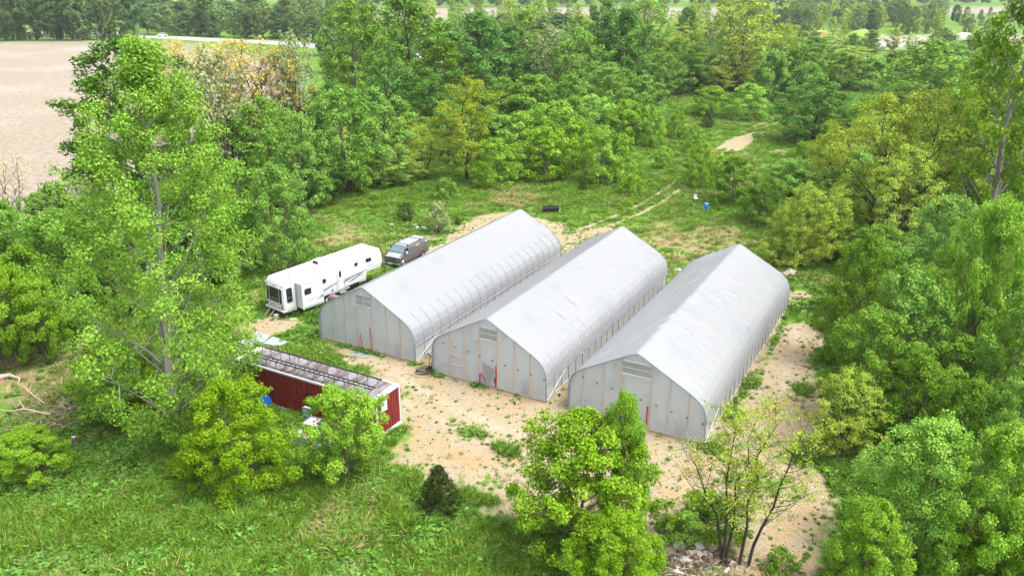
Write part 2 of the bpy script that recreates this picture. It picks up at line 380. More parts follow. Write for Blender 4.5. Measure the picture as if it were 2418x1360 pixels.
def ground_mat():
    t = NT('ground_surface'); p = t.pos()
    n1 = t.noise(p, .22, 5, .6); n2 = t.noise(p, 1.7, 6, .65); n3 = t.noise(p, 9, 4, .7)
    g = t.mix(n2, (.05, .12, .015), (.12, .21, .03)); g = t.mix(t.step(n1, .35, .7), g, (.11, .205, .025))
    g = t.mix(t.step(n3, .45, .75, 0, .45), g, (.035, .085, .015))
    dr = t.math('ADD', t.attr('dry'), t.math('MULTIPLY', t.math('SUBTRACT', n2, .5), .5))
    g = t.mix(t.step(dr, .64, .86), g, t.mix(n3, (.20, .16, .085), (.27, .215, .13)))
    d1 = t.mix(t.step(n1, .35, .68), (.34, .272, .185), (.345, .228, .122))
    d1 = t.mix(t.step(t.noise(p, .6, 5, .65), .45, .72), d1, (.30, .265, .22))
    d1 = t.mix(t.step(n3, .38, .62, 0, .55), d1, (.22, .165, .10))
    d1 = t.mix(t.step(t.noise(p, 3.2, 4, .7), .55, .62, 0, .8), d1, (.15, .16, .05))
    d1 = t.mix(t.step(t.noise(p, 7.0, 3, .7), .56, .62, 0, .85), d1, (.10, .13, .035))
    st = t.n.new('ShaderNodeMapping'); t.l.new(p, st.inputs[0]); st.inputs['Rotation'].default_value = (0, 0, .53); st.inputs['Scale'].default_value = (.16, 1.3, 1)
    d1 = t.mix(t.step(t.noise(st.outputs[0], 1.5, 4, .6), .50, .62, 0, .45), d1, (.25, .205, .15))
    d1 = t.mix(t.step(t.noise(p, 26, 3, .7), .55, .68, 0, .6), d1, (.40, .345, .27))
    d1 = t.mix(t.math('MULTIPLY', t.attr('rut'), t.step(n2, .3, .7, .35, .9)), d1, t.mix(n3, (.30, .25, .195), (.43, .37, .29)))
    dm = t.math('ADD', t.attr('dirt'), t.math('ADD', t.math('MULTIPLY', t.math('SUBTRACT', n2, .5), .75), t.math('MULTIPLY', t.math('SUBTRACT', n3, .5), .45)))
    col = t.mix(t.step(dm, .42, .60), g, d1)
    f1 = t.mix(t.step(t.noise(p, .9, 8, .75), .36, .64), (.185, .155, .118), (.30, .258, .205))
    wv = t.n.new('ShaderNodeTexWave'); wv.inputs['Scale'].default_value = .25; wv.inputs['Distortion'].default_value = 1.5
    mp = t.n.new('ShaderNodeMapping'); t.l.new(p, mp.inputs[0]); mp.inputs['Rotation'].default_value = (0, 0, 1.35); t.l.new(mp.outputs[0], wv.inputs[0])
    f1 = t.mix(t.math('MULTIPLY', wv.outputs['Fac'], .35), f1, (.17, .125, .09))
    f1 = t.mix(t.step(t.noise(p, .03, 3), .45, .7), f1, t.hsv(f1, .5, .7, 1.15))
    col = t.mix(t.attr('field'), col, f1)
    t.bsdf(col, .95, 0, .1); t.bump(t.math('ADD', n3, t.math('MULTIPLY', n2, 1.5)), .6, .06); return t.m
GM = ground_mat()
nx, ny = len(xs), len(ys)
ii = (np.arange(ny - 1)[:, None] * nx + np.arange(nx - 1)[None, :]).ravel()
FQ = np.stack([ii, ii + 1, ii + nx + 1, ii + nx], 1)
VV = np.stack([X, Y, Z], -1).reshape(-1, 3)
fd = lambda A: A.reshape(-1)[FQ].mean(1)
cen = VV[FQ].mean(1)[:, :2]
tr_f = (seg_dist(cen, TRACK, False) < 2.4) & (cen[:, 1] > un(1450, 522)[1])
cls = np.zeros(len(FQ), int); cls[fd(fieldm) > .5] = 3; cls[(fd(dirt) > .5)] = 1; cls[tr_f] = 2
for k, nm in ((0, 'ground'), (1, 'dirt_yard'), (2, 'farm_track'), (3, 'field')):
    fs = FQ[cls == k]; used, inv = np.unique(fs, return_inverse=True)
    me = npmesh(nm, VV[used], inv.reshape(fs.shape), GM, {'rut': rut_a.reshape(-1)[used], 'dirt': dirt.reshape(-1)[used], 'dry': dry.reshape(-1)[used], 'field': fieldm.reshape(-1)[used]}, True)
    link(nm, me, kind='structure', label={'ground': 'green grassy ground around the clearing', 'dirt_yard': 'bare sandy yard around the greenhouses',
        'farm_track': 'two-rut track leading off into the trees', 'field': 'bare harvested field beyond the trees'}[nm])
def strip_mesh(pts, wdt, z):
    pts = [Vector((*p, 0)) for p in pts]; V = []; n = len(pts)
    for i, p in enumerate(pts):
        d = (pts[min(i + 1, n - 1)] - pts[max(i - 1, 0)]).normalized(); s = Vector((-d.y, d.x, 0))
        V += [(p + s * wdt / 2 + Vector((0, 0, z))), (p - s * wdt / 2 + Vector((0, 0, z)))]
    return V, [(2 * i, 2 * i + 1, 2 * i + 3, 2 * i + 2) for i in range(n - 1)]
rv_, rf_ = strip_mesh(ROAD, 15, .06)
MB().add(rv_, rf_).build('road', plain('road_pale_asphalt', (.30, .295, .29), .9, 0, .1, .05), None, kind='structure', label='pale road passing the far edge of the field')

# ------------------------------------------------------------------ trees
def prof_round(t): return max(0, 1 - abs(2 * (t ** .85) - 1) ** 2.3) ** .6
def prof_oval(t): return max(.05, math.sin(math.pi * min(1, t * .9 + .08))) ** .75 * (1 - .25 * t)
def prof_vase(t): return max(0, math.sin(math.pi * min(1, .15 + t * .82))) ** .6 * (.55 + .45 * t)
def prof_cone(t): return (1 - t) ** .8 * min(1, t * 8 + .5)
def prof_pop(t): return max(.04, math.sin(math.pi * (t * .8 + .18))) ** .8 * (1.05 - .4 * t)
def prof_egg(t): return max(0, math.sin(math.pi * min(1, .22 + .78 * t))) ** .7 * (1.1 - .45 * t)
def prof_dome(t): return max(0, 1 - t ** 2.4) ** .55

PROTO = {}
def crown_mesh(name, rng, C, CR, leaves, leaf, mat, flat=.75, up=.6, aspect=.62, center=None):
    """leaf blades spread through clumps; C clump centres, CR their radii"""
    leaves = int(leaves * .66); leaf *= 1.22
    C = np.asarray(C); CR = np.asarray(CR); w = CR ** 2; w = w / w.sum()
    idx = rng.choice(len(C), leaves, p=w)
    d = rng.normal(size=(leaves, 3)); d /= np.linalg.norm(d, axis=1)[:, None] + 1e-9
    r = rng.random(leaves) ** .45
    off = d * (r * CR[idx])[:, None] * np.array([1, 1, flat]); Pz = C[idx] + off
    ct = C.mean(0) if center is None else np.asarray(center)
    outw = Pz - ct; outw /= np.linalg.norm(outw, axis=1)[:, None] + 1e-9
    n = d * .5 + outw * .4 + np.array([0, 0, up * .8]) + rng.normal(size=(leaves, 3)) * .6
    n /= np.linalg.norm(n, axis=1)[:, None] + 1e-9
    a = rng.normal(size=(leaves, 3)) + outw * .5 - np.array([0, 0, .35]); a -= n * (a * n).sum(1)[:, None]; a /= np.linalg.norm(a, axis=1)[:, None] + 1e-9
    b = np.cross(n, a); s = leaf * (.65 + .7 * rng.random(leaves))[:, None]
    p0 = Pz - a * s * .5; p2 = Pz + a * s * .5 - n * s * .08
    p1 = Pz + b * s * aspect * .5 + n * s * .10; p3 = Pz - b * s * aspect * .5 + n * s * .10
    V = np.stack([p0, p1, p2, p3], 1).reshape(-1, 3)
    V[:, 2] = np.maximum(V[:, 2], .02)
    F = np.arange(leaves * 4).reshape(-1, 4)
    ctint = rng.random(len(C)); tint = np.clip(.4 * ctint[idx] + .6 * rng.random(leaves) ** 1.3, 0, 1)
    return npmesh(name, V, F, mat, {'tint': np.repeat(tint, 4)})

def tree_proto(key, seed, H, R, base, prof, limbs, subs, shell, clump, leaves, leaf, lmat, bark, trunk_r, stems=1, lean=.03, rise=.25,
               flat=.75, up=.6, twig=.5, lobes=.25, limb_r=.36, lower=None, aspect=.62):
    rng = np.random.default_rng(seed); wood = MB(); C = []; CR = []
    ph = rng.random(4) * 6.28
    def env(t, az): return R * prof(t) * (1 + lobes * math.sin(2 * az + 4 * t + ph[0]) + lobes * .7 * math.sin(3 * az - 7 * t + ph[1]) + lobes * .5 * math.sin(5 * az + 11 * t + ph[2]))
    paths = []
    for k in range(stems):
        az = 6.28 * k / stems + rng.random() * 1.2; sp = 0 if stems == 1 else R * (.25 + .25 * rng.random())
        top = H * (.93 if stems == 1 else .72 + .22 * rng.random()); pts = []
        wob = rng.normal(size=(7, 2)) * H * lean * .5
        for i in range(7):
            u = i / 6; q = u ** 1.15 * sp
            pts.append(Vector((math.cos(az) * q + wob[i, 0] * u, math.sin(az) * q + wob[i, 1] * u, top * u - (.35 if i == 0 else 0))))
        rad = [trunk_r / stems ** .4 * (1.35 if i == 0 else 1) * (1 - .88 * (i / 6) ** .9) for i in range(7)]
        wood.tube(pts, rad, 7); paths.append((pts, rad))
    def on(path, u):
        f = min(u, .999) * 6; i = int(f); return path[0][i].lerp(path[0][i + 1], f - i), path[1][i] + (path[1][i + 1] - path[1][i]) * (f - i)
    z0 = base * H
    for i in range(limbs):
        t = (i + rng.random()) / limbs; az = i * 2.39996 + rng.random() * .9
        tip_r = env(t, az) * (.72 + .26 * rng.random()); tz = z0 + (H - z0) * t
        path = paths[i % stems]
        su = max(.12 if base > .15 else .04, min(.95, (tz / H) - rise * tip_r / H * 2.0 - .03))
        s, sr = on(path, su)
        e = Vector((math.cos(az) * tip_r, math.sin(az) * tip_r, tz)) 
        mid = s.lerp(e, .5) + Vector((rng.normal() * .05, rng.normal() * .05, .04)) * tip_r + Vector((0, 0, -.06 * tip_r))
        lr = max(.012, sr * limb_r + .008)
        bp = [s, s.lerp(mid, .55), mid, mid.lerp(e, .55) + Vector((0, 0, .03 * tip_r)), e]
        wood.tube(bp, [lr, lr * .8, lr * .6, lr * .4, lr * .15], 5, False)
        C.append(e); CR.append(clump * (.8 + .5 * rng.random()))
        L = (e - s).length
        for j in range(subs):
            u = .35 + .6 * (j + rng.random()) / subs; f = u * 4; q = bp[min(3, int(f))].lerp(bp[min(4, int(f) + 1)], f - int(f))
            dv = (e - s).normalized() + Vector(rng.normal(size=3)) * .75 + Vector((0, 0, .25)); dv.normalize()
            ln = L * twig * (.35 + .4 * rng.random()) * (1.1 - .5 * u); te = q + dv * ln
            wood.tube([q, q.lerp(te, .5) + Vector(rng.normal(size=3)) * ln * .06, te], [lr * .38, lr * .25, lr * .1], 4, False)
            C.append(te); CR.append(clump * (.6 + .5 * rng.random()))
            if ln > 1.2 * clump: C.append(q.lerp(te, .6)); CR.append(clump * .55)
    for i in range(shell):
        t = rng.random() ** .9; az = rng.random() * 6.283; r = env(t, az) * (.45 + .5 * rng.random() ** .6)
        C.append(Vector((math.cos(az) * r, math.sin(az) * r, z0 + (H - z0) * t))); CR.append(clump * (.7 + .6 * rng.random()))
    if lower:
        for i in range(lower):
            az = rng.random() * 6.283; r = R * (.2 + .6 * rng.random()); C.append(Vector((math.cos(az) * r, math.sin(az) * r, z0 * rng.random() + .3))); CR.append(clump * .8)
    cm = crown_mesh(key + '_crown', rng, [tuple(c) for c in C], CR, leaves, leaf, LEAF[lmat], flat, up, aspect, (0, 0, z0 + (H - z0) * .35))
    co = np.empty(len(cm.vertices) * 3, np.float32); cm.vertices.foreach_get('co', co); co = co.reshape(-1, 3)
    H, R = float(np.percentile(co[:, 2], 99.7)), float(np.percentile(np.hypot(co[:, 0], co[:, 1]), 95))
    PROTO[key] = (H, R, wood.mesh(key + '_trunk', M[bark], True), cm)

TP = tree_proto
TP('poplar', 3, 24.6, 7.6, .06, prof_pop, 70, 7, 60, .78, 118000, .14, 'poplar', 'bark_pale', .36, 1, .02, .5, .8, .45, .45, .18, .20)
TP('boxelder_a', 11, 7.4, 3.6, .20, prof_round, 26, 5, 70, .50, 46000, .125, 'bright', 'bark', .16, 1, .05, .3, .8, .6, .5, .16)
TP('boxelder_b', 12, 7.4, 3.6, .16, prof_dome, 26, 5, 70, .48, 46000, .125, 'bright', 'bark', .14, 2, .05, .3, .8, .6, .5, .2)
TP('boxelder_c', 13, 8.5, 4.6, .05, prof_dome, 30, 6, 110, .54, 64000, .13, 'bright', 'bark', .16, 3, .05, .3, .8, .6, .5, .2)
TP('ash_a', 14, 8.5, 4.0, .06, prof_dome, 30, 5, 80, .52, 34000, .15, 'mid', 'bark', .16, 2, .05, .35, .8, .6, .5, .22)
TP('ash_b', 15, 9.0, 4.0, .08, prof_round, 30, 5, 80, .52, 34000, .15, 'mid', 'bark', .16, 1, .05, .35, .8, .6, .5, .22)
TP('locust_a', 21, 12, 4.2, .22, prof_vase, 30, 7, 10, .62, 17000, .18, 'locust', 'bark_dark', .17, 1, .05, .45, .55, .7, .55, .25, .4, None, .4)
TP('locust_b', 22, 12, 4.2, .16, prof_round, 30, 7, 14, .60, 17000, .18, 'locust', 'bark_dark', .15, 2, .05, .45, .55, .7, .55, .25, .4, None, .4)
TP('locust_c', 23, 9, 3.4, .12, prof_dome, 34, 6, 26, .55, 16000, .17, 'locust', 'bark_dark', .10, 5, .05, .4, .6, .7, .5, .25, .4, None, .45)
TP('mid_a', 31, 14, 5.4, .10, prof_round, 30, 5, 70, .80, 20000, .27, 'mid', 'bark', .26, 1, .03, .4, .75, .6, .5, .22)
TP('mid_b', 32, 14, 5.4, .08, prof_dome, 30, 5, 70, .78, 20000, .27, 'mid', 'bark', .26, 1, .03, .4, .75, .6, .5, .25)
TP('mid_c', 33, 15, 5.0, .14, prof_oval, 34, 5, 45, .76, 18000, .27, 'mid', 'bark_dark', .26, 1, .03, .45, .75, .6, .5, .25)
TP('dark_a', 41, 16, 5.8, .10, prof_round, 34, 5, 75, .85, 21000, .29, 'dark', 'bark_dark', .30, 1, .03, .4, .75, .6, .5, .25)
TP('dark_b', 42, 16, 5.4, .10, prof_oval, 34, 5, 75, .82, 21000, .29, 'dark', 'bark_dark', .28, 1, .03, .4, .75, .6, .5, .25)
TP('bushy_a', 51, 7, 3.8, .02, prof_dome, 22, 4, 60, .54, 13000, .21, 'bright', 'bark', .12, 3, .05, .3, .8, .65, .5, .18)
TP('bushy_b', 52, 7, 3.6, .03, prof_round, 22, 4, 60, .54, 13000, .21, 'bright', 'bark', .12, 2, .05, .3, .8, .65, .5, .18)
TP('bushy_c', 53, 7, 3.8, .02, prof_dome, 22, 4, 60, .54, 13000, .21, 'mid', 'bark', .12, 3, .05, .3, .8, .65, .5, .2)
TP('shrub_a', 61, 3, 2.2, .0, prof_dome, 16, 3, 34, .42, 3400, .2, 'mid', 'bark', .05, 4, .05, .3, .8, .65, .5, .22)
TP('shrub_b', 62, 3, 2.2, .0, prof_dome, 16, 3, 34, .42, 3400, .2, 'bright', 'bark', .05, 4, .05, .3, .8, .65, .5, .22)
TP('shrub_pale', 63, 3, 2.0, .0, prof_vase, 20, 4, 12, .34, 3200, .17, 'pale', 'bark_dark', .05, 5, .05, .3, .8, .65, .5, .25)
TP('shrub_dark', 64, 3, 2.0, .0, prof_round, 16, 3, 30, .40, 3000, .18, 'cedar', 'bark_dark', .05, 4, .05, .3, .8, .65, .5, .2)
TP('tall_a', 71, 24, 6.5, .14, prof_vase, 40, 6, 30, .95, 11000, .36, 'locust', 'bark_brown', .42, 2, .03, .6, .7, .6, .45, .22)
TP('tall_b', 72, 22, 5.6, .22, prof_oval, 36, 6, 12, .85, 7500, .36, 'poplar', 'bark', .32, 1, .03, .6, .7, .6, .5, .22)
TP('tall_c', 73, 27, 7.0, .05, prof_oval, 50, 6, 90, .95, 26000, .33, 'poplar', 'bark_pale', .45, 1, .03, .5, .75, .5, .45, .18)
TP('airy_a', 74, 14, 5.2, .2, prof_vase, 30, 6, 6, .8, 5200, .34, 'blossom', 'bark_dark', .24, 2, .05, .5, .7, .6, .5, .25)
TP('ochre_a', 81, 13, 5.0, .22, prof_vase, 34, 7, 0, .7, 6500, .24, 'ochre', 'bark_dark', .24, 2, .06, .45, .5, .6, .55, .25, .45)
TP('bare_a', 83, 10, 4.0, .2, prof_vase, 30, 7, 0, .6, 700, .2, 'ochre', 'bark_dark', .16, 2, .06, .45, .5, .6, .55, .25, .45)
TP('far_a', 91, 18, 6.0, .16, prof_round, 22, 3, 60, 1.35, 4200, .72, 'far', 'bark', .28, 1, .03, .4, .75, .6, .5, .22)
TP('far_b', 92, 18, 6.0, .2, prof_oval, 22, 3, 50, 1.3, 4200, .72, 'fardark', 'bark_pale', .26, 1, .03, .4, .75, .6, .5, .25)
TP('far_c', 93, 18, 5.5, .06, prof_dome, 22, 3, 60, 1.3, 4200, .72, 'far', 'bark', .26, 1, .03, .4, .75, .6, .5, .25)
TP('far_d', 94, 20, 5.5, .40, prof_round, 22, 3, 30, 1.3, 3600, .72, 'fardark', 'bark_pale', .28, 1, .02, .4, .75, .6, .5, .25)
TP('far_e', 95, 16, 5.5, .12, prof_vase, 24, 4, 12, 1.1, 2600, .62, 'locust', 'bark', .24, 1, .03, .4, .75, .6, .5, .25)
TP('far_thin', 96, 18, 4.2, .28, prof_oval, 26, 4, 0, .9, 1300, .55, 'poplar', 'bark', .26, 1, .03, .5, .75, .6, .5, .25)
TP('cedar', 101, 4, 1.7, .0, prof_egg, 46, 4, 90, .26, 9000, .16, 'cedar', 'bark_dark', .08, 1, .02, .35, .9, .3, .5, .12, .36, None, .3)
TP('sapling', 102, 2.2, .9, .3, prof_vase, 12, 2, 0, .3, 700, .2, 'bright', 'bark_dark', .025, 1, .05, .3, .7, .7, .5, .25)

TREE_NAMES = {'poplar': 'poplar_tree', 'boxelder': 'boxelder_tree', 'ash': 'ash_tree', 'locust': 'locust_tree', 'mid': 'broadleaf_tree', 'dark': 'broadleaf_tree',
              'bushy': 'bushy_tree', 'shrub': 'shrub', 'tall': 'tall_tree', 'airy': 'open_tree', 'ochre': 'budding_tree', 'bare': 'bare_tree', 'far': 'woodland_tree', 'cedar': 'cedar_tree', 'sapling': 'sapling'}
BLOCKED = []
def plant(x, y, H, R, key, label, group=None, rz=None, name=None):
    h0, r0, tm, cm = PROTO[key]
    nm = name or TREE_NAMES[key.split('_')[0]]
    e = empty(nm, (x, y, 0), random.random() * 6.283 if rz is None else rz, label=label, category='shrub' if nm == 'shrub' else 'tree', group=group)
    e.scale = (R / r0, R / r0, H / h0)
    link('trunk', tm, e); link('crown', cm, e)
    return e
def tree_px(px, by, ty, hw, key, label, group=None, rz=None, name=None):
    """a tree from its foot, top and half width as seen: distance from the foot on the ground"""
    g = un(px, by); d = math.hypot(g[0], g[1]); dt = ray(px, ty)
    H = max(.5, CAM_H + dt[2] * g[1] / dt[1])
    depth = g[1] * math.cos(PITCH) + (CAM_H - H * .6) * math.sin(PITCH)      # px is where the crown shows, six tenths up
    x = (px - IMG_W / 2) / F_PX * depth
    return plant(x, g[1], H, hw / F_PX * depth, key, label, group, rz, name)

#@TREES
T = tree_px
PT = T(362,1003,96,268,'poplar','tall pale-barked poplar beside the red container',rz=2.2)
PT.rotation_mode = 'QUATERNION'; PT.rotation_quaternion = (Matrix.Rotation(math.radians(5), 3, 'Y') @ Matrix.Rotation(2.2, 3, 'Z')).to_quaternion(); PT.location.x = un(405, 1003)[0]
T(545,1140,903,142,'boxelder_c','wide bright green tree hiding the near end of the red container wall')
T(812,1128,920,108,'boxelder_a','round bright green tree on a thin trunk in front of the container corner')
T(1385,1300,985,172,'boxelder_b','leafy green tree on the sand below the third greenhouse, broad crown')
T(1470,1290,930,72,'boxelder_b','narrow upright tree growing out beside the broad one below the third greenhouse')
T(1455,1420,1215,120,'boxelder_c','low leafy tree beside the rubbish heap')
T(2195,1330,1000,165,'boxelder_c','big bright green tree at the sand edge across from the bare-branched tree')
T(2360,1400,1010,150,'boxelder_c','bright green tree beside the big one at the sand edge')
T(2060,1420,1190,95,'boxelder_b','small bright tree at the foot of the big one by the sand')
T(2420,1440,1180,110,'boxelder_a','low bright green tree under the big ones by the sand')
T(1037,1208,1100,47,'cedar','small dark cone-shaped cedar on the sand edge')
T(1377,452,426,11,'cedar','tiny cedar in the grass before the bushy trees')
T(1672,302,262,14,'cedar','small dark cedar at the edge of the grassy track')
T(1081,530,514,9,'cedar','tiny dark cedar by the van end of the sandy yard')
T(957,523,478,24,'shrub_dark','dark round shrub in the grass behind the van')
T(940,520,492,14,'shrub_a','small green shrub tucked against the dark round one')
T(1034,550,478,32,'shrub_pale','pale silvery shrub by the sandy yard behind the van')
T(1052,470,420,36,'shrub_a','green shrub at the edge of the grass before the yellow-green tree')
T(1493,460,412,36,'shrub_b','bright shrub beside the track')
T(1566,402,345,26,'bushy_b','small round tree standing alone in the grass by the track')
T(1480,505,470,18,'shrub_b','little bright shrub next to the ruts')
T(205,1010,958,24,'sapling','thin bright sapling among the fallen branches')
T(60,1130,1015,90,'boxelder_b','low bright thicket tree at the edge of the long grass')
T(275,1005,815,105,'boxelder_a','light green tree leaning by the stumps under the poplar')
# left edge and behind the poplar
LG = 'trees beside the field behind the poplar'
T(300,480,92,175,'dark_a','dark spreading tree behind the poplar against the field')
T(490,480,120,85,'airy_a','open tree with pale blossom beside the field')
for a in [(425,330,92,60),(520,335,98,62),(598,345,92,85),(672,345,112,60)]: T(*a,'ochre_a','yellow-ochre budding tree with dark limbs by the field','yellow budding trees by the field')
T(20,560,350,55,'bare_a','nearly bare tree at the field edge under the poplar')
T(700,345,72,52,'airy_a','slim open tree beside the yellow budding trees')
for a in [(55,800,585,105,'ash_a'),(150,760,500,110,'ash_b'),(10,870,620,95,'boxelder_a'),(85,858,655,80,'boxelder_a'),(250,740,470,105,'ash_a'),(20,690,500,90,'mid_a'),(110,660,520,90,'dark_b')]:
    T(*a,'leafy tree in the thicket on the poplar side of the field','thicket below the field')
for a in [(345,660,430,110,'dark_b'),(470,660,400,110,'dark_a'),(560,560,380,90,'mid_b')]: T(*a,'dark leafy tree crowded behind the poplar','trees crowded behind the poplar')
T(650,640,388,90,'ash_a','arching tree at the grass edge behind the white trailer')
WG = 'trees along the back of the clearing'
for a in [(625,480,232,95,'mid_a'),(705,500,275,72,'mid_b'),(805,460,205,95,'mid_a'),(885,440,208,80,'mid_b'),(755,480,330,62,'dark_a'),(840,450,330,60,'bushy_c'),(560,470,270,70,'mid_c')]:
    T(*a,'green broadleaf tree at the wood edge behind the trailer and van',WG)
for a in [(925,442,345,55,'locust_b'),(1000,425,295,62,'locust_b')]: T(*a,'low yellow-green tree at the wood edge behind the van','low yellow-green trees behind the van')
T(1100,428,185,86,'locust_a','yellow-green open tree with visible limbs behind the first greenhouse')
BG = 'rounded bushy trees beside the track'
for i, a in enumerate([(1166,442,325,60),(1290,425,300,76),(1232,400,265,72),(1312,395,238,76),(1420,435,298,56),(1466,428,318,42),(1540,345,252,40),(1480,340,236,54),(1640,360,295,24),(1600,328,262,28),(1402,318,225,66),(1355,400,285,50),(1210,425,340,40)]):
    T(*a,('bushy_a','bushy_b','bushy_a')[i % 3],'round bright bushy tree at the back of the clearing',BG)
for a in [(1682,276,203,46),(1768,282,198,58)]: T(*a,'bushy_a','bright rounded tree where the track leaves the clearing','rounded trees where the track ends')
T(1932,338,186,96,'dark_a','dense dark round tree at the bend of the track')
RG = 'trees between the track and the yellow-green locusts'
for a in [(1657,445,338,42,'bushy_a'),(1735,478,368,60,'bushy_c'),(1805,528,412,58,'ash_a'),(1702,430,366,34,'bushy_b'),(1885,490,395,50,'bushy_c'),(1835,460,392,42,'bushy_a')]:
    T(*a,'leafy tree on the barrel side of the track',RG)
YG = 'yellow-green locusts beyond the third greenhouse'
for a in [(1905,630,432,72,'locust_c'),(1850,628,485,52,'locust_c'),(2085,570,225,112,'locust_a'),(2185,575,212,115,'locust_a'),(2285,540,205,95,'locust_b'),(2135,620,345,92,'locust_b'),(1965,490,300,72,'locust_a'),(2055,430,268,76,'locust_b'),(1972,622,440,66,'locust_c')]:
    T(*a,'yellow-green locust with thin dark stems beyond the third greenhouse',YG)
T(2400,600,-70,125,'tall_c','very tall leafy poplar rising over the locusts')
T(2190,330,95,120,'tall_c','broad leafy poplar behind the yellow-green locusts')
T(2330,420,90,90,'tall_c','second leafy poplar behind the locusts, slimmer')
EG = 'trees along the far side of the sand'
for a in [(2040,860,555,92,'ash_a'),(2105,790,585,92,'ash_b'),(2135,960,645,125,'ash_a'),(2235,720,465,95,'ash_b'),(2050,1010,735,112,'ash_b'),(2165,1060,825,105,'ash_a'),(2265,1010,800,105,'mid_b'),(2405,1030,690,105,'mid_a'),(2010,740,630,60,'ash_a'),(2330,760,480,90,'ash_b'),(2290,1130,900,95,'ash_a'),(2400,1180,900,90,'ash_b')]:
    T(*a,'green leafy tree lining the sand beside the third greenhouse',EG)
T(2325,940,470,130,'boxelder_c','tall light green tree above the others beside the sand')
T(2395,900,510,90,'boxelder_a','slim light green tree standing beside the tall light one')
T(2005,1085,880,84,'locust_b','sparse yellow-green tree leaning over the sand')
# big woods behind the clearing
CG = 'tall trees of the wood behind the clearing'
for a in [(835,300,0,98,'mid_a'),(910,345,140,75,'dark_a'),(790,340,190,60,'dark_b'),(1130,275,32,88,'dark_b'),(1050,290,95,82,'mid_b'),(1010,345,165,72,'dark_a'),(1205,255,55,62,'dark_b'),(1365,275,68,84,'mid_a'),(1432,245,2,72,'dark_a'),(1478,255,20,62,'dark_b'),(1185,345,185,74,'mid_b'),(1255,345,178,84,'mid_c'),(1345,350,178,72,'mid_b'),(1120,350,200,60,'dark_b'),(940,390,230,70,'mid_b'),(1440,300,150,80,'mid_a'),(1520,310,180,70,'mid_b'),(1060,370,240,60,'mid_a')]:
    T(*a,'tall dense broadleaf tree in the wood behind the clearing',CG)
T(962,272,-15,98,'mid_c','lofty open-crowned tree above the wood behind the van')
T(1238,215,12,64,'tall_b','thin-crowned tree showing its fork above the wood')
T(1302,260,60,60,'airy_a','brownish open tree in the wood behind the clearing')
T(1525,185,-8,64,'tall_b','slender open poplar rising at the end of the wood')
T(1622,120,18,32,'dark_b','small dark tree before the far pale field')
T(1750,222,-35,92,'tall_a','tall yellow-green tree with brown twin trunks by the track end')
HG = 'trees beyond the end of the track'
for i, a in enumerate([(1560,232,125,52),(1640,225,108,62),(1700,228,135,52),(1830,245,118,62),(1885,240,105,62),(1985,215,125,64),(1925,190,88,72),(1850,170,58,62),(2065,215,135,64),(2120,190,120,60),(1600,190,90,50),(1790,200,100,50),(2010,165,110,55),(2250,190,100,60),(2300,170,90,60)]):
    T(*a,('mid_a','mid_b','locust_a','bushy_c','mid_c')[i % 5],'mixed green tree beyond the end of the track',HG)

def scatter(poly_px, spacing, keys, hlo, hhi, ratio, label, group, seed, maxn=400, avoid=(), jit=.5):
    rng = np.random.default_rng(seed); poly = poly_un(poly_px); lo, hi = poly.min(0), poly.max(0); pts = []
    n = 0
    for gx in np.arange(lo[0], hi[0], spacing):
        for gy in np.arange(lo[1], hi[1], spacing * .87):
            p = np.array([gx, gy]) + (rng.random(2) - .5) * spacing * 2 * jit
            if inside(p[None], poly)[0] and not any(inside(p[None], q)[0] for q in avoid): pts.append(p)
    rng.shuffle(pts)
    for p in pts[:maxn]:
        H = hlo + (hhi - hlo) * rng.random(); k = keys[rng.integers(len(keys))]
        plant(p[0], p[1], H, H * ratio * (.8 + .4 * rng.random()), k, label, group)
    return len(pts)
scatter([(590,545),(720,480),(760,455),(900,425),(1120,390),(1380,300),(1480,262),(1600,222),(1860,215),(1860,190),(1500,190),(1000,240),(760,290),(600,380)], 6.2, ['bushy_c','mid_b','shrub_a','bushy_c','locust_b'], 4, 8.5, .55, 'undergrowth tree filling the wood behind the clearing', 'undergrowth of the wood behind the clearing', 5, 150)
scatter([(1790,520),(1880,430),(1960,330),(2060,270),(2418,240),(2500,560),(2500,1000),(2250,1000),(2080,960),(2010,800),(2010,700),(1960,600)], 5.2, ['bushy_c','ash_a','shrub_a','ash_b'], 3, 7, .55, 'undergrowth tree filling the wood on the sandy side of the greenhouses', 'undergrowth beside the locusts', 6, 130)
scatter([(-60,560),(300,520),(560,470),(590,560),(600,640),(330,780),(-60,860)], 5.0, ['bushy_c','ash_a','shrub_a','dark_b'], 3, 7, .55, 'undergrowth tree in the thicket around the poplar', 'undergrowth around the poplar', 8, 80)
scatter([(2080,1110),(2500,1060),(2500,1360),(2250,1330),(2100,1250)], 3.4, ['shrub_a','shrub_b'], 1.2, 2.8, .8, 'low shrub under the bright trees by the sand', 'low shrubs under the bright trees', 9, 40)
scatter([(-120,92),(330,92),(360,70),(-120,66)], 11, ['far_d','far_b','far_d','far_a'], 19, 25, .27, 'tall dark woodland tree with pale trunk along the far field edge', 'woodland along the far field edge', 10, 30)
scatter([(330,82),(500,86),(640,92),(770,97),(900,100),(900,66),(700,58),(330,58)], 9, ['far_a','far_c','far_b','far_a'], 13, 21, .34, 'green woodland tree along the far road', 'woodland along the far road', 11, 35)
scatter([(760,200),(900,190),(1480,160),(1500,120),(1200,110),(900,115),(760,130)], 9.5, ['far_c','far_a','mid_b','far_b'], 9, 15, .4, 'tree in the back of the wood towards the far fields', 'back of the wood', 12, 45)
scatter([(880,105),(1480,100),(1750,110),(1750,58),(880,64)], 19, ['far_thin','far_thin','far_e'], 12, 20, .2, 'thin pale tree standing before the far fields', 'thin trees before the far fields', 13, 40)
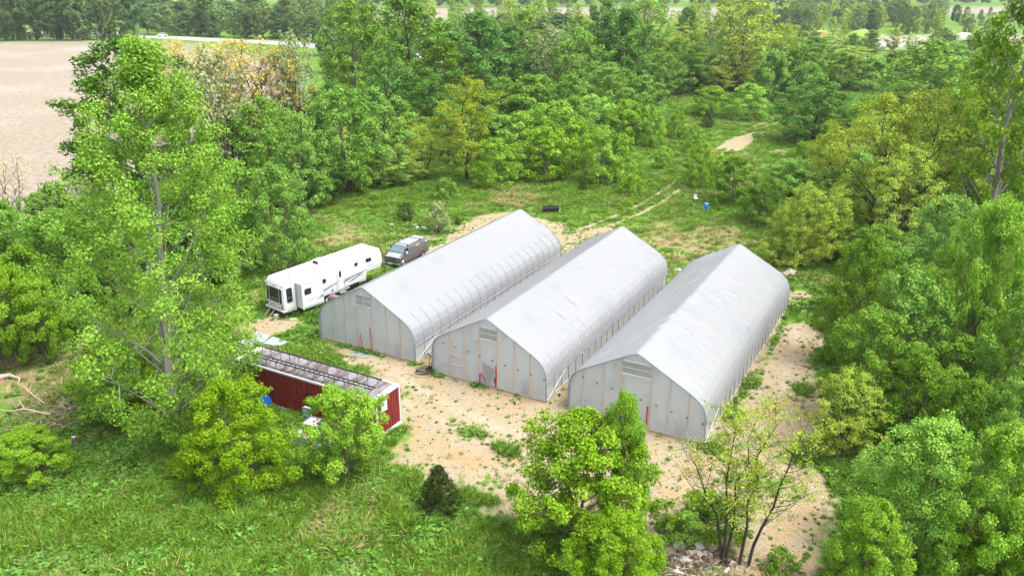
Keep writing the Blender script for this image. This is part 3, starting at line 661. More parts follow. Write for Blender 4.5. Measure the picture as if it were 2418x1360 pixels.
scatter([(1480,150),(1760,190),(1990,160),(2300,150),(2300,122),(1990,118),(1840,95),(1480,115)], 10, ['mid_b','far_c','locust_a','bushy_c','far_e'], 6, 10, .45, 'tree in the belt between the track and the gravel heaps', 'belt before the gravel heaps', 14, 60, [QUARRY])

def row(pts, spacing, keys, hlo, hhi, ratio, label, group, seed, jit=2.0):
    rng = np.random.default_rng(seed); P = poly_un(pts)
    for a, b in zip(P, P[1:]):
        L = np.linalg.norm(b - a); n = max(1, int(L / spacing))
        for k in range(n):
            p = a + (b - a) * (k + rng.random() * .6) / n + rng.normal(size=2) * jit * .5; H = hlo + (hhi - hlo) * rng.random()
            plant(p[0], p[1], H, H * ratio * (.8 + .4 * rng.random()), keys[rng.integers(len(keys))], label, group)
row([(-120,97),(200,96),(340,93)], 4.6, ['far_d','far_b','far_d','far_a'], 19, 25, .24, 'tall dark woodland tree with pale trunk along the far field edge', 'woodland along the far field edge', 210)
row([(-120,96),(200,95),(345,92)], 5.0, ['bushy_c','dark_b','bushy_c'], 4, 8, .5, 'low leafy tree under the tall ones along the far field edge', 'undergrowth along the far field edge', 211)
row([(345,82),(480,86),(640,92),(770,97),(880,104)], 6.0, ['far_a','far_c','far_b','far_c'], 9, 17, .4, 'green woodland tree along the far road', 'woodland along the far road', 212)
# the bare-branched multi-stem tree, grown for itself
def bare_tree():
    g = un(1748, 1338); rng = np.random.default_rng(77); e = empty('open_tree', (g[0], g[1], 0), 0, label='sparse many-stemmed tree with bare dark branches over the rubbish heap', category='tree')
    wood = MB(); C = []; CR = []
    stems = [(-.9, .3, 8.8, -1.0), (-.1, .5, 8.2, -.8), (.6, .2, 8.6, -.1), (2.3, .6, 8.0, .35), (-2.6, .5, 6.2, -.9)]
    for sx, sy, H, b in stems:
        pts = []; wob = rng.normal(size=(8, 2)) * .22
        for i in range(8):
            u = i / 7; pts.append(Vector((b + (sx - b) * u ** 1.1 + wob[i, 0] * u, sy * u + wob[i, 1] * u, H * u ** (1.0 if H > 7 else .85) - (.3 if i == 0 else 0))))
        rad = [.085 * (1 - .92 * (i / 7)) + .007 for i in range(8)]; wood.tube(pts, rad, 7)
        for j in range(19):
            u = .26 + .72 * (j + rng.random()) / 19; f = u * 7; q = pts[min(6, int(f))].lerp(pts[min(7, int(f) + 1)], f - int(f))
            az = rng.random() * 6.283; ln = (1.0 + 2.0 * rng.random()) * (1.15 - .55 * u)
            te = q + Vector((math.cos(az) * .8, math.sin(az) * .8, .45 + .5 * rng.random())) * ln
            md = q.lerp(te, .5) + Vector((0, 0, -.12 * ln)); r0 = .026 * (1.2 - u) + .006
            wood.tube([q, md, te], [r0, r0 * .65, r0 * .2], 4, False)
            for k in range(7):
                s = q.lerp(te, .3 + .7 * rng.random()); d = Vector(rng.normal(size=3)); d.z = abs(d.z) * .6; d.normalize(); l2 = ln * (.25 + .4 * rng.random())
                wood.tube([s, s + d * l2 * .5 + Vector((0, 0, .03)), s + d * l2], [.008, .006, .003], 3, False)
                if rng.random() < (.75 if q.x > -1.2 else .3): C.append(s + d * l2 * .9); CR.append(.34)
    wood.build('trunk', M['bark_dark'], e, True)
    link('crown', crown_mesh('bare_crown', rng, [tuple(c) for c in C], CR, 14000, .11, LEAF['locust'], .6, .7, .4), e)
    for k, (px, py, s) in enumerate([(1660,1235,1.3),(1700,1270,1.4),(1625,1275,1.0),(1840,1345,.8),(1580,1255,.7)]):
        q = un(px, py); plant(q[0], q[1], 1.6 * s, 1.15 * s, 'shrub_a' if k % 2 else 'shrub_b', 'low green shrub around the foot of the bare-branched tree', 'low shrubs around the bare-branched tree')
bare_tree()

# ------------------------------------------------------------------ grass, weeds, straw (ground cover nobody could count)
def blade_tuft(rng, n, h, w, spread, lean):
    V = []; F = []
    for i in range(n):
        a = rng.random() * 6.283; r = spread * rng.random() ** .5; x, y = r * math.cos(a), r * math.sin(a); b = rng.random() * 6.283
        hh = h * (.55 + .6 * rng.random()); dx, dy = math.cos(a) * lean * hh * rng.random() * 1.6, math.sin(a) * lean * hh * rng.random() * 1.6
        wx, wy = math.cos(b) * w / 2, math.sin(b) * w / 2; k = len(V)
        V += [(x - wx, y - wy, -.03), (x + wx, y + wy, -.03), (x + dx * .45 + wx * .8, y + dy * .45 + wy * .8, hh * .6), (x + dx * .45 - wx * .8, y + dy * .45 - wy * .8, hh * .6), (x + dx, y + dy, hh)]
        F += [(k, k + 1, k + 2, k + 3), (k + 3, k + 2, k + 4, k + 4)]
    return V, F
def weed_clump(rng, n, h, leaf):
    V = []; F = []
    for i in range(n):
        d = rng.normal(size=3); d[2] = abs(d[2]) * .9 + .2; d /= np.linalg.norm(d); p = d * h * (.35 + .65 * rng.random()); p[2] *= .9
        nn = d + rng.normal(size=3) * .5 + np.array([0, 0, .7]); nn /= np.linalg.norm(nn); a = np.cross(nn, rng.normal(size=3)); a /= np.linalg.norm(a); b = np.cross(nn, a); s = leaf * (.6 + .8 * rng.random()); k = len(V)
        V += [p - a * s / 2, p + b * s * .3, p + a * s / 2, p - b * s * .3]; F += [(k, k + 1, k + 2, k + 3)]
    return V, F
def tuft_mesh(name, VF, mat, seed):
    V, F = VF; rng = np.random.default_rng(seed)
    me = bpy.data.meshes.new(name); me.from_pydata([tuple(v) for v in V], [], [tuple(dict.fromkeys(f)) for f in F]); me.materials.append(mat)
    a = me.attributes.new('tint', 'FLOAT', 'POINT'); a.data.foreach_set('value', np.repeat(rng.random(len(V) // 2 + 1), 2)[:len(V)].astype(np.float32)); return me
def cover(name, label, pts, scl, meshes, seed, category):
    """ground cover: tufts instanced on points of one object"""
    rng = np.random.default_rng(seed); col = bpy.data.collections.new(name + '_kinds')
    for m in meshes: col.objects.link(bpy.data.objects.new(m.name, m))
    me = bpy.data.meshes.new(name); me.vertices.add(len(pts)); me.vertices.foreach_set('co', np.asarray(pts, np.float32).ravel())
    for an, v in (('size', scl), ('turn', rng.random(len(pts)) * 6.283)):
        a = me.attributes.new(an, 'FLOAT', 'POINT'); a.data.foreach_set('value', np.asarray(v, np.float32))
    o = link(name, me, kind='stuff', label=label, category=category)
    ng = bpy.data.node_groups.new(name, 'GeometryNodeTree')
    ng.interface.new_socket('Geometry', in_out='INPUT', socket_type='NodeSocketGeometry'); ng.interface.new_socket('Geometry', in_out='OUTPUT', socket_type='NodeSocketGeometry')
    N, L = ng.nodes, ng.links; gi = N.new('NodeGroupInput'); go = N.new('NodeGroupOutput')
    ip = N.new('GeometryNodeInstanceOnPoints'); ci = N.new('GeometryNodeCollectionInfo'); ci.inputs['Collection'].default_value = col
    ci.inputs['Separate Children'].default_value = True; ci.inputs['Reset Children'].default_value = True
    ip.inputs['Pick Instance'].default_value = True
    sz = N.new('GeometryNodeInputNamedAttribute'); sz.data_type = 'FLOAT'; sz.inputs[0].default_value = 'size'
    tn = N.new('GeometryNodeInputNamedAttribute'); tn.data_type = 'FLOAT'; tn.inputs[0].default_value = 'turn'
    cx = N.new('ShaderNodeCombineXYZ'); er = N.new('FunctionNodeEulerToRotation')
    L.new(tn.outputs[0], cx.inputs[2]); L.new(cx.outputs[0], er.inputs[0]); L.new(er.outputs[0], ip.inputs['Rotation']); L.new(sz.outputs[0], ip.inputs['Scale'])
    L.new(gi.outputs[0], ip.inputs['Points']); L.new(ci.outputs[0], ip.inputs['Instance']); L.new(ip.outputs[0], go.inputs[0])
    md = o.modifiers.new('cover', 'NODES'); md.node_group = ng
    return o
rg = np.random.default_rng(99)
def wood_mass(name, label, rows_px, spacing, hlo, hhi, keys, seed, avoid=()):
    """a far wood that reads as one mass"""
    rng = np.random.default_rng(seed); pts = []; sc = []
    for r in rows_px:
        P = poly_un(r)
        for a, b in zip(P, P[1:]):
            n = max(1, int(np.linalg.norm(b - a) / spacing))
            for k in range(n):
                p = a + (b - a) * (k + rng.random()) / n + rng.normal(size=2) * spacing * .35
                if not any(sdist(p[None], q)[0] > -4 for q in avoid): pts.append((p[0], p[1], -.5)); sc.append((hlo + (hhi - hlo) * rng.random()) / 18)
    cover(name, label, np.array(pts), np.array(sc), [PROTO[k][3] for k in keys], seed, 'wood')
wood_mass('far_wood', 'light green wood behind the gravel heaps', [[(1770, y), (2000, y - 1), (2230, y - 3)] for y in (84, 78, 72, 66, 60, 54, 48, 43, 38)], 9, 9, 15, ['far_e', 'far_c', 'far_a', 'far_e', 'far_b'], 301, [QUARRY] + FARF[:2])
wood_mass('far_scrub', 'low pale scrub before the far pale field', [[(2150, y), (2430, y - 2)] for y in (78, 70, 62, 54, 47, 41)], 9, 5, 8, ['far_e', 'far_c'], 302, [QUARRY] + FARF[:2])
wood_mass('distant_wood', 'distant wood beyond the far fields', [[(780, y + 8), (1480, y + 3), (1760, y + 4), (2200, y), (2440, y)] for y in (12, 9, 5, 1, -4)], 15, 15, 21, ['far_b', 'far_a'], 303, FARF[:2])
wood_mass('thin_wood', 'pale thin wood between the tall trees and the far fields', [[(860, y), (1480, y - 4), (1780, y - 2)] for y in (100, 88, 76, 66, 58)], 13, 8, 14, ['far_thin', 'far_e', 'far_thin'], 304, FARF[:2])
def sample(n, x0, x1, y0, y1): return np.stack([x0 + (x1 - x0) * rg.random(n), y0 + (y1 - y0) * rg.random(n)], 1)
def in_view(P): return np.abs(P[:, 0]) < (P[:, 1] * .66 + 8)
def ground_z(P):
    return np.zeros(len(P))
def gh_mask(P):
    k = np.zeros(len(P), bool)
    for (c, a) in (G1, G2, G3):
        v = P - np.array(c); lx = v @ [math.cos(a), math.sin(a)]; ly = v @ [-math.sin(a), math.cos(a)]; k |= (np.abs(lx) < 4.78) & (ly > -.06) & (ly < 25.5)
    v = P - np.array([-8.551, 44.4835]); a = -.5029; lx = v @ [math.cos(a), math.sin(a)]; ly = v @ [-math.sin(a), math.cos(a)]
    k |= (lx > -12.3) & (lx < .1) & (ly > -.1) & (ly < 2.55)
    return k
SHEETS = poly_un([(558,805),(604,780),(685,806),(657,822),(592,823)])
blocked = lambda P: gh_mask(P) | inside(P, FIELD) | inside(P, SHEETS)
bl = [tuft_mesh('grass_tuft', blade_tuft(np.random.default_rng(i), 20, .36, .042, .26, 1.1), LEAF['grass'], i) for i in range(4)]
wd = [tuft_mesh('weed_clump', weed_clump(np.random.default_rng(20 + i), 36, .32, .17), LEAF['weed'], i) for i in range(4)]
stw = [tuft_mesh('straw_tuft', blade_tuft(np.random.default_rng(40 + i), 16, .36, .035, .26, 1.6), LEAF['straw'], i) for i in range(3)]
P = np.concatenate([sample(60000, -34, 36, 30, 58), sample(60000, -64, 72, 50, 120), sample(34000, -40, 90, 100, 185), sample(12000, 10, 120, 180, 270)])
P = P[in_view(P) & ~blocked(P)]; dm = dirt_at(P); dn = fbm(P[:, 0], P[:, 1], 9, 31) * .6 + fbm(P[:, 0], P[:, 1], 2.5, 41) * .4
for px, py, r, a in DRYSPOTS:
    c = un(px, py); dn += a * np.exp(-((P[:, 0] - c[0]) ** 2 + (P[:, 1] - c[1]) ** 2) / (r * r))
patch = fbm(P[:, 0], P[:, 1], 4, 61)
gr = (dm < .40) & (rg.random(len(P)) < np.where(dn > .68, .35, 1)); isw = gr & (rg.random(len(P)) < np.clip((patch - .40) * 5, .25, .9) * np.where(P[:, 1] > 82, .35, 1))
isg = gr & ~isw; iss = (dm < .42) & (rg.random(len(P)) < np.where(dn > .62, .6, np.where(dn > .53, .22, .06)))
size = (.55 + .7 * rg.random(len(P))) * (.75 + .6 * fbm(P[:, 0], P[:, 1], 3, 71)) * np.where(P[:, 1] > 60, 1.2, 1) * np.where(P[:, 1] > 175, 1.8, 1) * (.7 + .9 * np.clip((fbm(P[:, 0], P[:, 1], 1.6, 73) - .3) * 1.6, 0, 1))
size *= np.where((P[:, 1] > 75) & (P[:, 1] < 100), .75, 1)
p3 = lambda Q: np.concatenate([Q, ground_z(Q)[:, None]], 1)
cover('grass', 'long green grass in the foreground and around the yard', p3(P[isg]), size[isg], bl, 1, 'grass')
cover('weeds', 'leafy green weeds mixed into the grass', p3(P[isw]), size[isw] * 1.05, wd, 2, 'weeds')
cover('dry_grass', 'straw-coloured dead grass in patches', p3(P[iss]), size[iss] * .8, stw, 3, 'dry grass')
Q = sample(62000, -34, 40, 30, 95); Q = Q[in_view(Q) & ~gh_mask(Q)]; dq = dirt_at(Q)
keep = (dq > .35) & (rg.random(len(Q)) < np.clip((fbm(Q[:, 0], Q[:, 1], 3.5, 81) - .46) * 2.6, .22, .9) * np.clip(2.1 - dq * 1.75, .45, 1))
Q = Q[keep]; sq = .26 + .40 * rg.random(len(Q)) ** 2.5 + np.clip(.75 - dirt_at(Q), 0, .4)
cover('yard_weeds', 'small weeds and grass tufts dotted over the sandy yard', p3(Q), sq, wd + bl, 4, 'weeds')
# weeds along the greenhouse feet
E_ = []
for (c, a) in (G1, G2, G3):
    for k in range(150):
        s = rg.random()
        lx, ly = ((rg.random() * 2 - 1) * 4.9, -.25 - .25 * rg.random()) if s < .55 else (4.95 + .35 * rg.random(), rg.random() * 25)
        if fbm(np.array([lx + c[0]]), np.array([ly]), 2.2, 91)[0] > .5: E_.append((c[0] + lx * math.cos(a) - ly * math.sin(a), c[1] + lx * math.sin(a) + ly * math.cos(a), 0))
cover('foot_weeds', 'weeds growing along the feet of the greenhouses', np.array(E_), .4 + .8 * rg.random(len(E_)), wd + bl[:2], 5, 'weeds')
#@OBJECTS
# ------------------------------------------------------------------ greenhouses
GW, GPK, GLEN, RIB_STEP = 4.72, 5.34, 25.2, 1.2
def gh_profile(n=72):
    """right half then left half mirrored: points (x, z) from ground to ground"""
    key = [(4.72, 0), (4.72, 1.0), (4.72, 1.75), (4.66, 2.25), (4.45, 2.72), (4.08, 3.12), (3.5, 3.48), (2.3, 4.14), (1.1, 4.80), (.35, 5.21), (.12, 5.31), (0, 5.335)]
    half = [Vector((x, z)) for x, z in key]
    full = half + [Vector((-p.x, p.y)) for p in half[-2::-1]]
    cum = [0]
    for a, b in zip(full, full[1:]): cum.append(cum[-1] + (b - a).length)
    return full, cum
PF, PC = gh_profile()
def prof_at(s):
    for i in range(len(PC) - 1):
        if s <= PC[i + 1] + 1e-9:
            f = (s - PC[i]) / (PC[i + 1] - PC[i]); return PF[i].lerp(PF[i + 1], f)
    return PF[-1]
def roof_z(x):
    x = abs(x)
    for a, b in zip(PF, PF[1:]):
        if a.x >= x >= b.x and a.y > 1.7 or (a.x >= x >= b.x and b.y > 1.8): return a.y + (b.y - a.y) * (a.x - x) / max(1e-6, a.x - b.x)
    return 1.8
def greenhouse(c, yaw, posts, seed, film, rib_out, wrinkle, label, fold, peek=.0245, sag=1.0):
    g = empty('greenhouse', (c[0], c[1], 0), yaw, label=label, category='greenhouse', group='plastic greenhouses side by side')
    rng = np.random.default_rng(seed)
    # roof cover: a fine sheet over the hoops, slack between them
    s0 = 1.36; S = np.concatenate([np.linspace(s0, PC[-1] - s0, 112)]); Yg = np.linspace(-.10, GLEN + .10, 270)
    pr = np.array([tuple(prof_at(s)) for s in S]); tg = np.gradient(pr, axis=0); tg /= np.linalg.norm(tg, axis=1)[:, None]
    nr = np.stack([tg[:, 1], -tg[:, 0]], 1); nr *= np.sign((nr * (pr - [0, 2])).sum(1))[:, None]
    SS, YY = np.meshgrid(S, Yg, indexing='ij'); zz = pr[:, 1][:, None] + 0 * YY; xx = pr[:, 0][:, None] + 0 * YY
    flatr = np.clip((zz - 3.35) / .35, 0, 1)
    rib = np.abs((YY / RIB_STEP + .5) % 1 - .5) * 2                      # 0 at a hoop, 1 between
    off = rib_out + (.026 - rib_out) * flatr - .028 * np.clip(rib * 2.2, 0, 1) ** .6 * (.9 + .1 * (1 - flatr)) * sag
    sgn = np.sign(xx)
    # creases: bundles running from the ridge outward and slanting, plus soft bagging
    w1 = fbm(SS * 1.0, YY * .55 + SS * .5, 1.1, seed + 1) - .5; w2 = fbm(SS * .35 + YY * .9, YY * .30 - SS * .9 * sgn, .8, seed + 2) - .5
    w3 = fbm(YY * 2.6 + SS * (2.0 + seed % 3), SS * .25, 1.6, seed + 3) - .5
    off += wrinkle * (.25 + .75 * flatr) * (.12 * w1 + .22 * w2 + .16 * w3)
    hang = np.clip((3.1 - zz) / 1.6, 0, 1)                                # slanting tucks above the hip board
    tuck = np.abs(((YY - (zz - 1.36) * fold * 2.2) / .9 + 1.5 * fbm(YY, zz, 2.5, seed + 5)) % 1 - .5) * 2
    off += fold * hang * .12 * (1 - tuck) ** 3 * (sgn > 0)
    off = np.where(flatr > .2, np.maximum(off, peek * np.minimum(1, flatr * 1.5)), off) + .02 * np.exp(-(xx / .10) ** 2)
    V = np.stack([xx + nr[:, 0][:, None] * off, YY, zz + nr[:, 1][:, None] * off], -1).reshape(-1, 3)
    n, m = len(S), len(Yg); ii = (np.arange(n - 1)[:, None] * m + np.arange(m - 1)[None]).ravel()
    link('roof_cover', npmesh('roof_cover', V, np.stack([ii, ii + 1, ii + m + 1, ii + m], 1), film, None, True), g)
    # hoops
    hp = [prof_at(s) for s in np.linspace(0, PC[-1], 41)]
    rm = MB().tube([(p.x, 0, p.y) for p in hp], .027, 6).mesh('hoop', M['rib'], True)
    k = 0
    while k * RIB_STEP < GLEN + .01:
        o = link('hoop', rm, g); o.location = (0, min(GLEN, k * RIB_STEP), 0); k += 1
    MB().tube([(p.x, -.12, p.y) for p in hp], .045, 6).build('end_hoop', M['rib'], g, True)
    MB().tube([(p.x, GLEN + .12, p.y) for p in hp], .045, 6).build('end_hoop', M['rib'], g, True)
    # sides
    for s in (1, -1):
        ys_ = np.linspace(0, GLEN, 85); zs_ = np.linspace(.14, 1.36, 5); YY, ZZ = np.meshgrid(ys_, zs_, indexing='ij')
        XX = s * (4.70 + .05 * (fbm(YY * 2.2, ZZ * .5 + s * 5, 1.2, seed + 9) - .5) - .03 * np.clip(np.abs((YY / RIB_STEP + .5) % 1 - .5) * 3, 0, 1))
        n, m = XX.shape; ii = (np.arange(n - 1)[:, None] * m + np.arange(m - 1)[None]).ravel()
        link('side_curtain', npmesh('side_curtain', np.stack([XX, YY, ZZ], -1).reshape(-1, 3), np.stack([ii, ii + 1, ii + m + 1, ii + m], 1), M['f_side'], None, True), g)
        MB().box(min(s * 4.68, s * 4.76), max(s * 4.68, s * 4.76), -.02, GLEN, 1.33, 1.42).build('hip_board', M['galv'], g)
        MB().box(min(s * 4.66, s * 4.74), max(s * 4.66, s * 4.74), 0, GLEN, -.05, .16).build('base_board', M['board'], g)
    MB().bar((4.76, .1, .12), (4.74, 3.2, 1.36), .035, .035).build('wind_brace', M['white'], g)
    # end walls, bay by bay
    xs_ = [-4.66] + posts + [4.66]
    def panel(x0, x1, z0, z1, y, mat, nm='film_panel', seed=0):
        nxp = 9; V = []; F = []
        for i in range(nxp):
            x = x0 + (x1 - x0) * i / (nxp - 1); zt = min(z1, roof_z(x) - .03) if z1 is not None else roof_z(x) - .03
            for j in range(9):
                z = z0 + (zt - z0) * j / 8
                V.append((x, y + .05 * (vnoise(np.array([x * 2 + seed]), np.array([z * .8]), .7, 3)[0] - .5), z))
        F = [(i * 9 + j, (i + 1) * 9 + j, (i + 1) * 9 + j + 1, i * 9 + j + 1) for i in range(nxp - 1) for j in range(8)]
        return MB().add(V, F).build(nm, mat, g, True)
    for y, front in ((0.0, True), (GLEN, False)):
        dy = -.05 if front else .05
        for i in range(len(xs_) - 1):
            x0, x1 = xs_[i], xs_[i + 1]
            if front and i == 3:
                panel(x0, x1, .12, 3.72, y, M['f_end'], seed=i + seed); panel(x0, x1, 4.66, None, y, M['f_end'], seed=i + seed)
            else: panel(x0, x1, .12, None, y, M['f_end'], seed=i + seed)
        for x in posts:
            MB().box(x - .035, x + .035, min(y + dy * .3, y + dy * 1.6), max(y + dy * .3, y + dy * 1.6), 0, roof_z(x) - .02).build('end_post', M['wood'], g)
        MB().box(-4.74, 4.74, min(y + dy * .6, y + dy * 2.2), max(y + dy * .6, y + dy * 2.2), -.05, .17).build('sill_board', M['board'], g)
    x0, x1 = posts[2], posts[3]
    v = MB(); v.box(x0 + .036, x1 - .036, -.10, -.03, 4.62, 4.70); v.box(x0 + .036, x1 - .036, -.10, -.03, 3.68, 3.76)
    vent = v.build('vent_frame', M['white'], g)
    MB().box(x0 + .04, x1 - .04, -.03, -.022, 3.76, 4.62).build('vent_pane', M['f_vent'], vent)
    MB().box(x0 + .04, x1 - .04, -.075, -.035, 4.17, 4.21).build('vent_bar', M['white'], vent)
    return g, vent
g1, v1 = greenhouse(G1[0], G1[1], [-3.2, -1.95, -.70, .72, 2.1, 3.4], 11, M['f_roof'], -.006, .45, 'white plastic greenhouse with showing hoops, beside the trailer', .15)
g2, v2 = greenhouse(G2[0], G2[1], [-3.2, -1.92, -.68, .82, 2.16, 3.43], 22, M['f_roof'], .020, .6, 'white plastic greenhouse between two others, wood battens and patched roof', .9, .0252)
g3, v3 = greenhouse(G3[0], G3[1], [-3.66, -2.2, -1.02, 1.06, 2.28, 3.58], 33, M['f_roof2'], .050, 1.1, 'wrinkled white plastic greenhouse on the open sand side', .55, .0262)
MB().bar((-.02, -.06, 3.9), (-.02, -.06, 4.5), .04, .02).bar((-.25, -.06, 3.85), (.2, -.06, 3.85), .03, .03).build('vent_latch', M['white'], v1)
MB().bar((-.62, .05, 3.78), (.75, .05, 4.58), .2, .03, (0, 1, 0)).build('vent_flap', M['board'], v2)
MB().bar((.78, .05, 3.8), (.55, .05, 4.05), .06, .03, (0, 1, 0)).build('vent_prop', M['board'], v2)
f_ = MB().lathe([(.02, .0), (.26, .0), (.30, .03), (.30, .12), (.24, .14), (.02, .14)], 20, (-.35, .30, 4.17), 'y').build('circulation_fan', M['black'], g3)
MB().tube([(-.35, .37, 4.4), (-.35, .37, 5.0)], .02, 5).build('hanger', M['galv'], f_)
for gh, zz in ((g2, (2.72, 1.78)), (g3, (2.75, 1.55))):
    km = MB().box(-.05, .05, -.03, 0, -.035, .035).bar((.05, -.02, -.02), (.09, -.02, -.07), .03, .03).mesh('film_clip', M['black'])
    for k in range(9):
        x = -3.7 + k * 1.03; o = link('film_clip', km, gh); o.location = (x, -.09, zz[0] + (zz[1] - zz[0]) * k / 8)
for z in (1.10, 1.87): MB().box(-3.16, -1.96, -.085, -.03, z - .035, z + .035).build('batten', M['wood'], g2)
def tape(gh, pts, w=.07): 
    MB().tube([(x, -.11, z) for x, z in pts], [w * .5] * len(pts), 5).build('red_strip', M['red'], gh, True)
tape(g1, [(-.50, 1.31), (-.47, .95), (-.40, .75), (-.46, .55), (-.44, .18)]); tape(g1, [(.49, 2.09), (.49, 1.5), (.55, 1.1), (.52, .7), (.56, .12)])
MB().bar((-.60, -.13, .1), (-.62, -.13, 1.42), .05, .05).bar((-.62, -.13, 1.42), (-.54, -.13, 1.5), .04, .04).build('door_stick', M['wood'], g1)
tape(g2, [(-.62, .12), (-.62, .92), (-.48, .97), (-.30, .62), (-.2, .55), (-.19, .40)], .085); tape(g2, [(.73, 1.87), (.74, 1.2), (.71, .6), (.70, .18)], .10)
tape(g3, [(-.90, 1.85), (-.92, 1.2), (-.92, .2)], .10); tape(g3, [(.91, 1.82), (.9, 1.1), (.92, .2)], .10)
MB().add([(-.45, -.10, 1.95), (.62, -.10, 1.55), (.15, -.22, .2), (.0, -.24, .15), (-.1, -.16, 1.2)], [(0, 1, 4), (0, 4, 3), (4, 1, 2), (4, 2, 3)]).build('torn_flap', M['f_roof'], g2)
MB().box(.60, .66, -.15, -.10, .55, .95).build('dark_tag', M['black'], g2)
# grey-looking repair patches on the middle roof
def roof_patch(gh, sx, y0, y1, z0, z1):
    V = []; n = 7
    for i in range(n):
        z = z0 + (z1 - z0) * i / (n - 1); x = sx * (3.5 - (z - 3.48) / (4.8 - 3.48) * 2.4)
        V += [(x + .5 * .055 * sx, y0, z + .87 * .055), (x + .5 * .055 * sx, y1, z + .87 * .055)]
    MB().add(V, [(2 * i, 2 * i + 1, 2 * i + 3, 2 * i + 2) for i in range(n - 1)]).build('roof_patch', M['f_patch'], gh)
roof_patch(g2, 1, 8.55, 9.5, 3.75, 4.35); roof_patch(g2, 1, 6.05, 7.1, 3.65, 4.3)

# ------------------------------------------------------------------ shipping container with racking
def container_roof_mat():
    t = NT('container_roof'); co = t.coord()
    c = t.mix(t.noise(co, .9, 5, .6), (.25, .24, .255), (.14, .122, .13))
    c = t.mix(t.step(t.noise(t.coord('Object', (.8, .18, 1)), 2.2, 5, .7), .44, .60), c, (.085, .06, .055))
    t.bsdf(c, .6, 0, .3); return t.m
M['cont_roof'] = container_roof_mat()
M['cont_white'] = plain('container_white', (.52, .53, .55), .5, 0, .06, 2, .3, (.5, .47, .45))
def corr(L, pitch=.28, dep=.04):
    P = [(0, 0)]; x = 0
    while x + pitch <= L:
        P += [(x + .07, 0), (x + .11, -dep), (x + .21, -dep), (x + .25, 0)]; x += pitch
    return P + [(L, 0)]
CT = empty('shipping_container', (-8.551, 44.4835, 0), -.5029, label='long red corrugated container with white roof frame and rails', category='container')
CL, CW, CH = 12.19, 2.44, 2.87
def wall(nm, ax, L, at, sgn, mat, z0=.16, z1=CH - .12):
    P = corr(L); V = []; n = len(P)
    for a, d in P:
        for z in (z0, z1): V.append((-a, at + sgn * (-d) * -1 + 0, z) if ax == 'x' else (at + sgn * d, a, z))
    return MB().add(V, [(2 * i, 2 * i + 2, 2 * i + 3, 2 * i + 1) for i in range(n - 1)]).build(nm, mat, CT)
def longwall(y, s):
    V = []; P = corr(CL)
    for a, d in P:
        for z in (.16, CH - .12): V.append((-a, y - s * d, z))
    return MB().add(V, [(2 * i, 2 * i + 2, 2 * i + 3, 2 * i + 1) for i in range(len(P) - 1)]).build('side_wall', M['cont_red'], CT)
longwall(.02, -1); longwall(CW - .02, 1)
for x, s in ((-.03, 1), (-CL + .03, -1)):
    V = []; P = corr(CW)
    for a, d in P:
        for z in (.16, CH - .12): V.append((x + s * d, a, z))
    MB().add(V, [(2 * i, 2 * i + 2, 2 * i + 3, 2 * i + 1) for i in range(len(P) - 1)]).build('end_wall', M['cont_red'], CT)
for x in (0, -CL):
    for y in (0, CW):
        MB().box(x - .07 if x == 0 else x - .03, x + .03 if x == 0 else x + .07, y - .03 if y == 0 else y - .07, y + .07 if y == 0 else y + .03, 0, CH).build('corner_post', M['cont_white'], CT, bevel=.008)
for y in (0, CW):
    yy = (y - .025, y + .09) if y == 0 else (y - .09, y + .025)
    MB().box(-CL + .072, -.072, *yy, CH - .13, CH - .005).build('top_rail', M['cont_white'], CT)
    MB().box(-CL + .072, -.072, *yy, .03, .17).build('bottom_rail', M['cont_white'], CT)
for x in (0, -CL):
    xx = (x - .09, x + .025) if x == 0 else (x - .025, x + .09)
    MB().box(*xx, .072, CW - .072, CH - .135, CH - .008).build('end_rail', M['cont_white'], CT); MB().box(*xx, .072, CW - .072, .025, .165).build('end_rail', M['cont_white'], CT)
V = []; P = corr(CL - .2, .30, .03)
for a, d in P: V += [(-a - .1, .09, CH - .03 + d), (-a - .1, CW - .09, CH - .03 + d)]
MB().add(V, [(2 * i, 2 * i + 2, 2 * i + 3, 2 * i + 1) for i in range(len(P) - 1)]).build('roof', M['cont_roof'], CT)
MB().box(-.32, -.09, .09, CW - .09, CH - .02, CH + .0).build('roof_end_plate', M['cont_white'], CT)
MB().box(-CL + .09, -CL + .5, .09, CW - .09, CH - .02, CH + .0).build('roof_end_plate', M['cont_white'], CT)
pm = MB().box(-.03, .03, -.03, .03, CH - .06, CH + .55).mesh('rack_post', M['galv'])
for k in range(13):
    x = -.95 - k * .845
    for y in (.22, 1.52):
        o = link('rack_post', pm, CT); o.location = (x, y, 0)
for y, z in ((.20, CH + .575), (.48, CH + .575), (1.52, CH + .585)):
    rl = MB().box(-11.75, -.35 if y < 1 else -.6, y - .035, y + .035, z - .03, z + .03).build('rack_rail', M['black'], CT)
MB().box(-11.6, -.6, .25, .43, CH + .535, CH + .55).build('rack_tray', M['galv'], CT)
tk = MB().box(-.03, .03, .2, .48, CH + .552, CH + .582).mesh('rack_clip', M['black'])
for k in range(27): o = link('rack_clip', tk, CT); o.location = (-.75 - k * .41, 0, 0)
lv = MB().box(.012, .06, .42, 1.02, 1.75, 2.42).build('louvre_frame', M['teal'], CT)
for k in range(7): MB().bar((.085, .46, 1.83 + k * .085), (.085, .98, 1.83 + k * .085), .06, .02, (.5, 0, 1)).build('louvre_slat', M['white'], lv)
MB().box(-5.62, -5.38, -.10, -.02, 1.72, 2.08).build('floodlight', M['black'], CT, bevel=.02)
MB().tube([(-6.6, -.03, 2.3), (-6.3, -.05, 1.98), (-5.9, -.04, 1.9), (-5.5, -.06, 1.95), (-5.1, -.04, 2.2)], .012, 4).build('cable', M['red'], CT)
